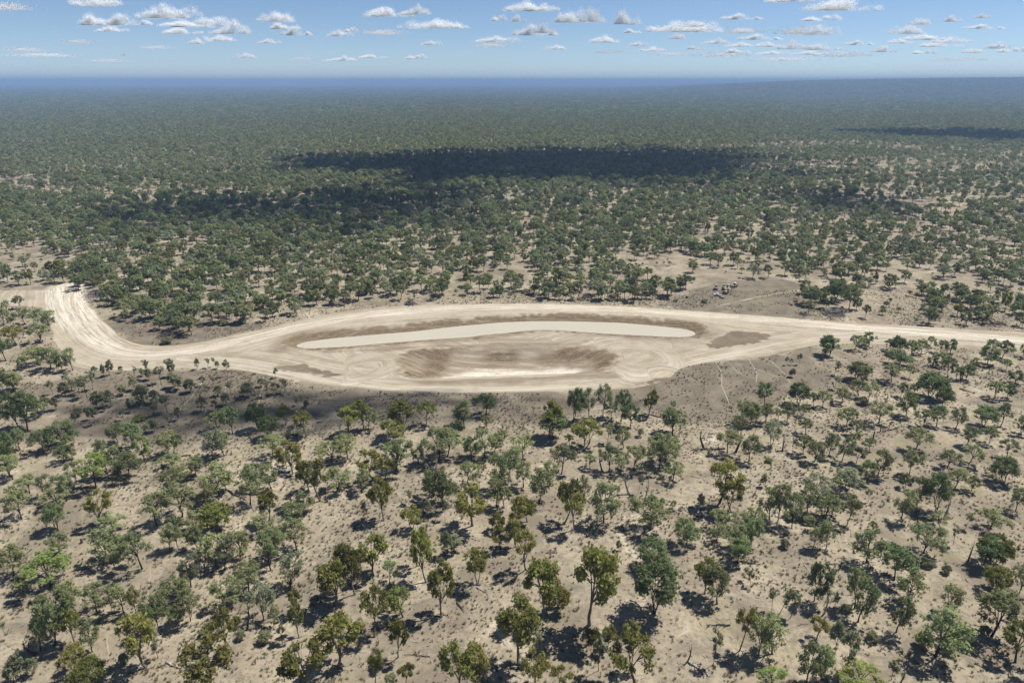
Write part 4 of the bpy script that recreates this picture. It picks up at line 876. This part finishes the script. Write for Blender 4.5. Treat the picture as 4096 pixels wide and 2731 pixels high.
# bulldozer, blade towards us
t = machine('bulldozer', 520, 745, (-.38, -.92), 'cream bulldozer with wide dark blade facing the pond', 'bulldozer')
for sy in (-1, 1):
    tr = MB().extrude([(-1.9, .35), (-1.6, .05), (1.3, .05), (1.6, .35), (1.45, .75), (.9, .95), (-1.5, .95), (-1.9, .7)], sy * 1.05 - .25, sy * 1.05 + .25).build('track', STEEL, t)
    for k in range(5):
        MB().lathe_y((-1.35 + k * .62, sy * 1.05, .3), [(-.27, .2), (.27, .2)], 10).build('roller', DIRTY, tr)
    MB().box((.95, sy * 1.42, .5), (2.5, .14, .22)).build('push_arm', CREAM, t)
MB().extrude([(-1.7, .55), (1.5, .55), (1.6, .8), (1.6, 1.55), (.2, 1.75), (-1.7, 1.35)], -.68, .68).build('body', CREAM, t)
MB().box((1.62, 0, 1.1), (.06, 1.1, .8)).build('radiator_grille', STEEL, t)
cab(t, (-.55, 0, 1.4), (1.3, 1.45, 1.45), CREAM)
MB().tube([(.9, .35, 1.6), (.9, .35, 2.6)], .06, 8).build('exhaust_pipe', STEEL, t)
MB().extrude([(2.3, .08), (2.18, .4), (2.18, .85), (2.34, 1.25), (2.42, 1.22), (2.28, .85), (2.28, .4), (2.42, .1)], -1.55, 1.55).build('blade', STEEL, t)
# scraper: tractor in front, bowl behind
def scraper(zx, zy, heading, label):
    t = machine('motor_scraper', zx, zy, heading, label, 'scraper')
    for sy in (-1, 1):
        wheel(t, 3.0, sy * 1.35, .85, .6); wheel(t, -4.0, sy * 1.35, .85, .6)
        MB().extrude([(1.2, 1.1), (1.4, 2.1), (.2, 2.3), (-3.0, 1.9), (-3.2, .8), (-.2, .35), (.9, .5)], sy * 1.5 - .06, sy * 1.5 + .06).build('bowl_side', CREAM, t)
    MB().extrude([(2.2, .7), (4.6, .7), (4.7, 1.0), (4.7, 1.95), (2.4, 2.15)], -.85, .85).build('engine_hood', CREAM, t)
    g = MB().box((4.74, 0, 1.35), (.07, 1.5, 1.1)).build('radiator_grille', STEEL, t)
    for k in range(4): MB().box((4.80, 0, .95 + k * .27), (.04, 1.45, .06)).build('grille_bar', CREAM, g)
    MB().box((4.75, 0, .62), (.2, 2.2, .28)).build('front_bumper', STEEL, t)
    cab(t, (2.6, -.55, 1.75), (1.15, 1.15, 1.35), CREAM)
    MB().tube([(3.6, .4, 2.0), (3.6, .4, 3.0)], .07, 8).build('exhaust_pipe', STEEL, t)
    MB().tube([(2.0, 0, 1.6), (1.7, 0, 2.6), (1.0, 0, 2.85), (.2, 0, 2.5)], [.32, .34, .34, .3], 10).build('gooseneck', CREAM, t, True)
    MB().box((-1.2, 0, .5), (3.8, 2.9, .14)).build('bowl_floor', DIRTY, t)
    MB().extrude([(-3.1, .6), (-2.9, 1.8), (-3.2, 1.9), (-3.4, .6)], -1.45, 1.45).build('ejector', DIRTY, t)
    MB().extrude([(.9, .35), (1.3, .8), (1.35, 1.7), (1.2, 1.7), (1.1, .8), (.8, .4)], -1.43, 1.43).build('apron', DIRTY, t)
    MB().extrude([(-3.3, .8), (-5.2, .9), (-5.3, 1.8), (-4.6, 2.1), (-3.4, 1.9)], -.7, .7).build('rear_frame', CREAM, t)
scraper(1215, 930, (-5.4, -7.9), 'large cream motor scraper, nearest of the machines, radiator facing the pond')
scraper(1170, 690, (-5.2, -7.6), 'dusty motor scraper parked behind the nearest scraper')
# grader
t = machine('road_grader', 1690, 610, (-3.4, -4.6), 'cream road grader with glazed white cab at rear of the machines', 'grader')
for sy in (-1, 1):
    wheel(t, 3.3, sy * 1.0, .62, .4); wheel(t, -1.2, sy * 1.0, .62, .42); wheel(t, -2.6, sy * 1.0, .62, .42)
MB().extrude([(-3.4, .75), (-.8, .75), (-.8, 1.7), (-3.3, 1.75)], -.62, .62).build('engine_hood', CREAM, t)
cab(t, (-.2, 0, 1.15), (1.4, 1.45, 1.75), WHITEP)
MB().tube([(-.6, 0, 1.0), (.6, 0, 1.3), (1.4, 0, 1.75), (2.4, 0, 1.5), (3.4, 0, .95)], [.2, .2, .19, .18, .2], 8).build('front_frame', CREAM, t, True)
MB().box((3.3, 0, .62), (.25, 1.8, .25)).build('front_axle', STEEL, t)
MB().extrude([(.95, .2), (.85, .55), (1.0, .85), (1.08, .83), (.95, .55), (1.05, .2)], -1.6, 1.6).build('blade', STEEL, t)
MB().lathe_y((1.1, 0, .95), [(-.05, .5), (.05, .5)], 14).build('blade_circle', STEEL, t)
MB().tube([(-2.4, .3, 1.7), (-2.4, .3, 2.5), (-2.7, .3, 2.7)], .07, 8).build('exhaust_pipe', STEEL, t)
# ute
t = machine('utility_truck', 625, 1150, (-.76, .65), 'white utility pickup truck parked in front of the big scraper', 'truck')
for sy in (-1, 1):
    wheel(t, 1.55, sy * .78, .37, .26, SILVER); wheel(t, -1.55, sy * .78, .37, .26, SILVER)
MB().extrude([(-.5, .42), (2.45, .42), (2.5, .75), (2.35, .98), (1.05, 1.08), (-.5, 1.08)], -.9, .9).build('body', WHITEP, t)
rf = MB().box((.15, 0, 1.35), (1.75, 1.6, .58), taper=(.72, .9)).build('cabin', GLASS, t); MB().box((.12, 0, 1.67), (1.32, 1.5, .07)).build('roof', WHITEP, rf)
MB().box((-1.55, 0, .82), (2.05, 1.85, .1)).build('tray', SILVER, t)
for c, d in (((-1.55, .9, 1.02), (2.05, .05, .3)), ((-1.55, -.9, 1.02), (2.05, .05, .3)), ((-2.55, 0, 1.02), (.05, 1.8, .3)), ((-.56, 0, 1.2), (.05, 1.8, .66))): MB().box(c, d).build('tray_side', WHITEP, t)
MB().box((2.5, 0, .52), (.14, 1.75, .2)).build('bumper', BLACK, t)
for sy in (-1, 1):
    MB().box((2.44, sy * .66, .82), (.08, .34, .18)).build('headlight', LAMP, t); MB().box((-2.6, sy * .75, .8), (.05, .2, .12)).build('tail_light', RED, t)
    MB().box((.85, sy * 1.0, 1.12), (.1, .16, .14)).build('mirror', BLACK, t)
# trailer
t = machine('fuel_trailer', 920, 1300, (.93, -.35), 'small cream tank trailer with thin poles, nearest the road', 'trailer')
for sy in (-1, 1): wheel(t, -.1, sy * .72, .33, .2, SILVER)
MB().box((0, 0, .5), (2.3, 1.3, .1)).build('chassis', STEEL, t)
MB().extrude([(-.95, .56), (.95, .56), (1.05, .8), (.8, 1.15), (-.8, 1.15), (-1.05, .8)], -.5, .5).build('tank', CREAM, t)
MB().tube([(1.1, .3, .5), (1.9, 0, .45)], .05, 6).tube([(1.1, -.3, .5), (1.9, 0, .45)], .05, 6).build('drawbar', STEEL, t)
for x, y in ((-1.05, -.55), (1.05, -.55)): MB().tube([(x, y, .5), (x, y, 2.7)], .025, 6).build('pole', STEEL, t)
MB().lathe_y((-1.45, .1, .3), [(-.11, .16), (-.11, .3), (.11, .3), (.11, .16)], 12).build('spare_wheel', RUBBER, t)
MB().box((.2, -.52, .85), (.5, .06, .35)).build('pump_panel', GLASS, t)
g_ = ground(2747, 1192); tb = MB()
tb.add([(x * k, y * k, z) for k, z in ((.5, 0), (.62, .95), (.55, .95), (.46, .12)) for x, y in ((-1, -.8), (1, -.8), (1, .8), (-1, .8))],
       [[3, 2, 1, 0]] + [[a * 4 + i, a * 4 + (i + 1) % 4, a * 4 + 4 + (i + 1) % 4, a * 4 + 4 + i] for a in range(3) for i in range(4)] + [[12, 13, 14, 15]])
tb.build('lick_tub', BLACK, None, loc=(g_[0], g_[1], zat(g_[0], g_[1])), rotz=.2, label='black open tub alone on the grass beyond the road', cat='tub')

# ------------------------------------------------------------------ cattle
COATS = {'red': simple_mat('red_brown_coat', (.16, .065, .03), .8, .1, .2, 2), 'black': simple_mat('black_coat', (.02, .017, .016), .8, .1, .2, 2), 'pale': simple_mat('pale_coat', (.5, .45, .38), .8, .1, .15, 2), 'brown': simple_mat('brown_coat', (.06, .035, .025), .8, .1, .2, 2)}
def cow(px, py, coat, heading, lying, label):
    X_, Y_, _ = ground(px, py); dz = -.62 if lying else 0
    vs = [(-.75, 0, 1.12), (-.2, 0, 1.05), (.4, 0, 1.08), (.8, 0, 1.22), (1.05, 0, 1.42), (1.22, 0, 1.46), (1.5, 0, 1.25)]; rad = [.34, .38, .38, .24, .18, .17, .09]
    ed = [(i, i + 1) for i in range(6)]
    for bx, base in ((-.72, 0), (.5, 2)):
        for sy in (-1, 1):
            k = len(vs)
            if lying: pts_ = [(bx, sy * .24, .85), (bx + .25, sy * .42, .74), (bx + .5, sy * .38, .70)]
            else: pts_ = [(bx, sy * .22, .72), (bx + (.08 if base == 0 else 0), sy * .22, .38), (bx, sy * .22, .05)]
            vs += pts_; rad += [.16, .075, .06]; ed += [(base, k), (k, k + 1), (k + 1, k + 2)]
    k = len(vs); vs += [(-1.0, 0, 1.0), (-1.05, 0, .62)]; rad += [.05, .035]; ed += [(0, k), (k, k + 1)]
    for sy in (-1, 1): k = len(vs); vs.append((1.15, sy * .26, 1.48)); rad.append(.04); ed.append((5, k))
    me = bpy.data.meshes.new('cow'); me.from_pydata([(x, y, z + dz) for x, y, z in vs], ed, []); me.materials.append(COATS[coat])
    o = link('cow', me, loc=(X_, Y_, zat(X_, Y_)), rotz=heading, label=label, cat='cow', group='cattle resting near the trees')
    m = o.modifiers.new('skin', 'SKIN'); m.use_smooth_shade = True
    for i, sv in enumerate(me.skin_vertices[0].data): sv.radius = (rad[i], rad[i]); sv.use_root = (i == 1)
    s_ = o.modifiers.new('sub', 'SUBSURF'); s_.levels = 1; s_.render_levels = 1
for a in ((3179, 1207, 'red', 2.4, True, 'red-brown cow lying on grass, left of the pair beside shade'), (3187, 1205, 'red', .6, True, 'red-brown cow lying on grass, right of the pair beside shade'),
          (3166, 1221, 'red', 2.0, True, 'red-brown cow lying alone nearest the road'), (3251, 1239, 'black', 3.0, False, 'dark cow standing in shade behind the round tree'),
          (3281, 1236, 'black', .3, True, 'black cow lying in shade beside brush heap'), (3325, 1215, 'black', .1, False, 'black cow standing under trees beyond brush heap'),
          (3145, 1109, 'black', 2.9, False, 'black cow standing under slim trees beyond the machines'), (3080, 1096, 'red', .4, True, 'red-brown cow lying in open ground beyond the grader'),
          (2958, 1114, 'red', 2.8, True, 'red-brown calf-sized cow lying behind the machines'), (2656, 1053, 'red', 3.0, False, 'red-brown cow standing among trees left of the machines'),
          (3213, 1202, 'pale', .2, True, 'pale cow lying at left edge of tree shade')): cow(*a)
# one tree with dry russet leaves in the green woodland
mb, tri, tint = make_tree(4242, **STYLE['g'][0]); g_ = ground(2545, 1090)
e = link('dry_tree', None, loc=(g_[0], g_[1], zat(g_[0], g_[1])), label='russet dry-leaved tree among green trees left of the machines', cat='tree'); e.scale = (8, 8, 7.5)
link('trunk', mesh_from('trunk', mb.v, mb.f, [BARK_DARK], True), e); link('crown', crown_mesh('crown', tri, tint, LEAF['r']), e)

# ------------------------------------------------------------------ clouds: heaps of small soft puffs with flat bases
t = NT('cloud_white'); d = t.n('ShaderNodeBsdfDiffuse'); d.inputs[0].default_value = (.98, .98, .98, 1); r_ = t.n('ShaderNodeBsdfTranslucent'); r_.inputs[0].default_value = (.98, .98, .98, 1)
m_ = t.n('ShaderNodeMixShader'); m_.inputs[0].default_value = .3; t.t.links.new(d.outputs[0], m_.inputs[1]); t.t.links.new(r_.outputs[0], m_.inputs[2]); t.t.links.new(m_.outputs[0], t.out.inputs[0]); CLOUD = t.m
def puffs(name, c, rad):
    """thin flecks of vapour, tilted between sun and camera so the cloud looks brighter"""
    n = len(c); r = np.random.default_rng(n); Q = unit(r.normal(size=(n, 3)) * .55 + np.array([.30, -.55, .80])); B = unit(np.cross(Q, r.normal(size=(n, 3)))); C_ = np.cross(Q, B); R = rad[:, None] * 1.9  # tilt chosen to show the lit faces, brightening the cloud by its shape
    v = np.stack([c + B * R, c - B * R * .5 + C_ * R * .87, c - B * R * .5 - C_ * R * .87], 1)
    return mesh_from(name, v.reshape(-1, 3), np.arange(n * 3).reshape(-1, 3), [CLOUD])
def heap(seed, lobes, n=15000, thin=.4):
    """a heap of vapour: bulges piled over a flat base, each a swarm of tiny flecks thinning outwards"""
    r = np.random.default_rng(seed); main = r.uniform(-.2, .2); S_ = []
    for k in range(lobes):
        x0 = r.uniform(-.40, .40) if k else main; e = max(.15, 1 - 1.5 * abs(x0 - main)) * r.uniform(.7, 1.1); R0 = .05 + .09 * e; y0 = r.normal(0, .07); H0 = .15 * e
        for j in range(14):
            a = r.uniform(0, 6.283); q = math.sqrt(r.random()); rr_ = R0 * r.uniform(.22, .5)
            S_.append((x0 + math.cos(a) * q * R0 * 1.4, y0 + math.sin(a) * q * R0 * .9, max(rr_ * .2, H0 * (1 - q * q) * r.uniform(.3, 1.0)), rr_))
    S_ = np.array(S_); pr = S_[:, 3] ** 2.4; pk = S_[r.choice(len(S_), n, p=pr / pr.sum())]; d = unit(r.normal(size=(n, 3)))
    q = np.where(r.random(n) < .85, r.random(n) ** .42, 1 + np.abs(r.normal(0, .28, n))); c = pk[:, :3] + d * (pk[:, 3] * q)[:, None] * np.array([1.25, 1, .95])
    c[:, 2] = np.where(c[:, 2] < 0, -c[:, 2] * .25, c[:, 2]); c[:, 2] *= .2 / np.percentile(c[:, 2], 99)
    return puffs('cloud', c, r.uniform(.0035, .0085, n) * thin)
CUMULI = [heap(60 + k, lo) for k, lo in enumerate((4, 5, 6, 8, 5, 6, 7, 9, 4, 7, 10, 6))]
rw = np.random.default_rng(71)
def wisp(seed, n):
    r = np.random.default_rng(seed); return puffs('cloud', np.stack([r.normal(0, .2, n), r.normal(0, .2, n), np.abs(r.normal(0, .03, n))], 1), r.uniform(.002, .005, n))
WISPS = [wisp(90, 3600), wisp(91, 2800)]
BASE = 1500.0
SKY_CLOUDS = [  # view x, view y of base, width, height (2352-wide view), kind c = cumulus, w = thin
 (225, 58, 112, 20, 'c'), (292, 58, 84, 20, 'c'), (256, 73, 76, 13, 'c'), (400, 42, 132, 28, 'c'), (462, 62, 176, 19, 'c'), (428, 78, 78, 12, 'c'), (528, 78, 86, 24, 'c'), (505, 95, 62, 13, 'c'), (448, 101, 46, 10, 'c'), (222, 12, 120, 22, 'c'), (15, 22, 85, 14, 'w'),
 (644, 50, 78, 20, 'c'), (650, 67, 62, 12, 'c'), (682, 82, 58, 16, 'c'), (618, 100, 40, 9, 'c'), (786, 84, 56, 12, 'c'), (806, 74, 34, 9, 'c'), (905, 38, 120, 16, 'c'), (950, 34, 60, 16, 'c'), (1005, 65, 122, 18, 'c'),
 (1195, 26, 100, 22, 'c'), (1250, 25, 60, 13, 'c'), (1330, 52, 92, 22, 'c'), (1362, 50, 50, 32, 'c'), (1437, 56, 80, 24, 'c'), (1228, 82, 80, 18, 'c'), (1250, 76, 44, 20, 'c'), (1150, 97, 88, 13, 'c'), (1145, 48, 40, 10, 'c'), (1195, 50, 36, 13, 'c'), (1128, 108, 60, 8, 'w'),
 (1277, 114, 46, 11, 'c'), (1380, 98, 88, 15, 'c'), (1552, 72, 110, 24, 'c'), (1632, 74, 120, 20, 'c'), (1600, 62, 60, 14, 'c'), (1705, 76, 80, 12, 'w'), (1700, 46, 84, 14, 'c'), (1835, 78, 90, 14, 'w'), (1885, 80, 84, 16, 'c'), (1883, 48, 98, 11, 'c'), (1962, 24, 165, 20, 'c'), (1812, 4, 110, 14, 'c'),
 (2085, 78, 84, 16, 'c'), (2110, 92, 120, 13, 'c'), (2185, 98, 90, 13, 'c'), (2160, 108, 70, 9, 'c'), (2120, 57, 60, 12, 'c'), (2188, 50, 56, 14, 'c'), (2255, 67, 78, 10, 'c'), (2256, 42, 32, 11, 'c'), (2295, 112, 70, 13, 'c'), (2320, 120, 70, 10, 'c'), (2040, 120, 62, 12, 'c'), (1640, 101, 62, 11, 'c'), (1700, 108, 70, 10, 'c'),
 (1755, 108, 60, 10, 'c'), (1820, 113, 62, 16, 'c'), (1892, 115, 80, 14, 'c'), (1560, 90, 42, 11, 'c'), (1450, 76, 42, 9, 'c'), (1742, 92, 72, 11, 'c'), (1935, 130, 84, 9, 'w'), (995, 104, 42, 10, 'c'), (955, 136, 54, 9, 'c'), (862, 134, 54, 8, 'c'), (780, 141, 62, 10, 'c'), (566, 134, 46, 9, 'c'), (285, 128, 18, 7, 'c'),
 (880, 78, 70, 8, 'w'), (100, 130, 90, 6, 'w'), (360, 112, 60, 7, 'w'), (180, 100, 60, 7, 'w'), (250, 142, 70, 5, 'w'), (60, 118, 60, 6, 'w'), (1470, 106, 40, 8, 'c'), (1540, 128, 90, 7, 'w'), (1660, 130, 120, 8, 'w'), (1800, 140, 130, 7, 'w'), (2200, 140, 100, 7, 'w'), (2060, 100, 70, 11, 'c'),
 (1500, 118, 60, 9, 'c'), (1600, 114, 40, 8, 'c'), (2240, 122, 50, 9, 'c'), (1690, 122, 70, 9, 'c'), (1970, 104, 60, 11, 'c'), (1860, 126, 60, 8, 'c'), (1780, 126, 70, 8, 'c'), (2120, 124, 60, 8, 'c'), (1400, 122, 50, 7, 'w'), (690, 138, 50, 6, 'w')]
cl = []
for (vx_, vy_, w_, h_, kd) in SKY_CLOUDS:
    u = math.atan2(1365.5 - vy_ * 1.7415, FPX); el = PITCH * -1 + u
    dist = (BASE - CAM_H) / math.tan(max(el, math.radians(1.2))); depth = dist * CP - (BASE - CAM_H) * SP
    X_ = (vx_ * 1.7415 - 2048) / FPX * depth; W = w_ * 1.7415 / FPX * depth; H_ = h_ * 1.7415 / FPX * depth
    cl.append(dict(bx=vx_ * 1.7415, by=vy_ * 1.7415, loc=(X_, dist, BASE), W=W, H=H_, k=kd, px=w_))
for c in cl:
    c['desc'] = ('thin grey wisp of cloud' if c['k'] == 'w' else ('large ' if c['px'] > 110 else 'small ' if c['px'] < 55 else '') + 'white puffy cloud')
    v_ = c['by'] / 1.7415; c['row'] = 'at top of the sky' if v_ < 35 else 'in upper sky' if v_ < 70 else 'midway up the sky' if v_ < 105 else 'low above the horizon'
    c['col'] = ('far left', 'left', 'left of centre', 'centre', 'right of centre', 'right', 'far right')[int(np.clip(c['bx'] / 4096 * 7, 0, 6))]
gr = {}
for c in cl: gr.setdefault((c['desc'], c['row'], c['col']), []).append(c)
for (a, b, e_), L_ in gr.items():
    L_.sort(key=lambda c: c['bx'])
    for i, c in enumerate(L_): c['label'] = f'{a} {b}, {e_}' + ('' if len(L_) == 1 else f', {ORD[i]} from left')
for i, c in enumerate(cl):
    me = CUMULI[i % len(CUMULI)] if c['k'] == 'c' else WISPS[i % 2]
    o = link('cloud', me, loc=c['loc'], rotz=0.0, label=c['label'], cat='cloud', group='fair-weather clouds over the plain')
    f_ = rw.uniform(1.1, 1.55); o.scale = (c['W'] / .95 * f_, c['W'] / .95 * .8 * f_, c['H'] / (.20 if c['k'] == 'c' else .07) * rw.uniform(.85, 1.2))
# clouds overhead, out of the picture, whose shadows lie on the woodland
def veil(seed, n, r0, r1):
    r = np.random.default_rng(seed); a = r.uniform(0, 6.283, n); q = np.minimum(np.abs(r.normal(0, .5, n)), r.uniform(.7, 1.25, n)); wob = 1 + .2 * np.sin(3 * a + seed) + .14 * np.sin(7 * a + 1) + .1 * np.sin(13 * a + seed)
    q = np.where(r.random(n) < .6, np.sqrt(r.random(n)) * .9, q)
    return puffs('cloud', np.stack([np.cos(a) * q * wob * .5, np.sin(a) * q * wob * .5, np.abs(r.normal(0, .05, n)) * (1.2 - np.minimum(q, 1))], 1), r.uniform(r0, r1, n))
THICK = [veil(5, 2600, .012, .03), veil(6, 2600, .012, .03)]; THIN = [veil(7, 1100, .010, .018), veil(8, 1100, .010, .018)]
def shade(vx0, vx1, vy0, vy1, alt, thick, label, i=0, rot=0.0):
    a = V((vx0 + vx1) / 2, vy0); b = V((vx0 + vx1) / 2, vy1); l_ = V(vx0, (vy0 + vy1) / 2); r_ = V(vx1, (vy0 + vy1) / 2)
    gx, gy = (l_[0] + r_[0]) / 2, (a[1] + b[1]) / 2; k = alt / SUN.z
    o = link('cloud', (THICK if thick else THIN)[i], loc=(gx + SUN.x * k, gy + SUN.y * k, alt), rotz=rot, label=label, cat='cloud', group='clouds overhead')
    o.scale = (abs(r_[0] - l_[0]), abs(a[1] - b[1]), min(abs(a[1] - b[1]), 200) * .6)
shade(640, 1500, 348, 424, 900, True, 'flat cloud overhead shading the woodland behind the pond, left part')
shade(1250, 1960, 340, 440, 900, False, 'ragged cloud overhead shading the woodland behind the pond, right part', 1, -.12)
shade(1100, 1750, 352, 412, 950, True, 'flat cloud overhead shading the woodland behind the pond, middle part', 1, .1)
shade(140, 860, 446, 534, 800, False, 'thin cloud overhead shading the woodland at left', 0, .1)
shade(560, 1250, 424, 560, 850, False, 'thin ragged cloud overhead shading the middle woodland', 1, -.1)
shade(40, 1330, 890, 1010, 700, False, 'thin cloud overhead shading the clearing below the pit', 1, .05)
shade(1990, 2420, 300, 326, 900, True, 'flat cloud overhead shading the far woodland at right', 1)
shade(1750, 2150, 440, 500, 800, False, 'thin cloud overhead shading the woodland at right', 0, .2)

# ------------------------------------------------------------------ haze: even air over the whole plain
t = NT('haze_air'); v = t.n('ShaderNodeVolumePrincipled'); v.inputs['Color'].default_value = (.34, .50, .78, 1); v.inputs['Density'].default_value = 1.15e-4
v.inputs['Anisotropy'].default_value = 0.0
t.t.links.new(v.outputs[0], t.out.inputs['Volume'])
MB().box((0, 0, 99), (124000, 124000, 222)).build('haze', t.m, kind='stuff', label='pale blue haze over the far woodland')
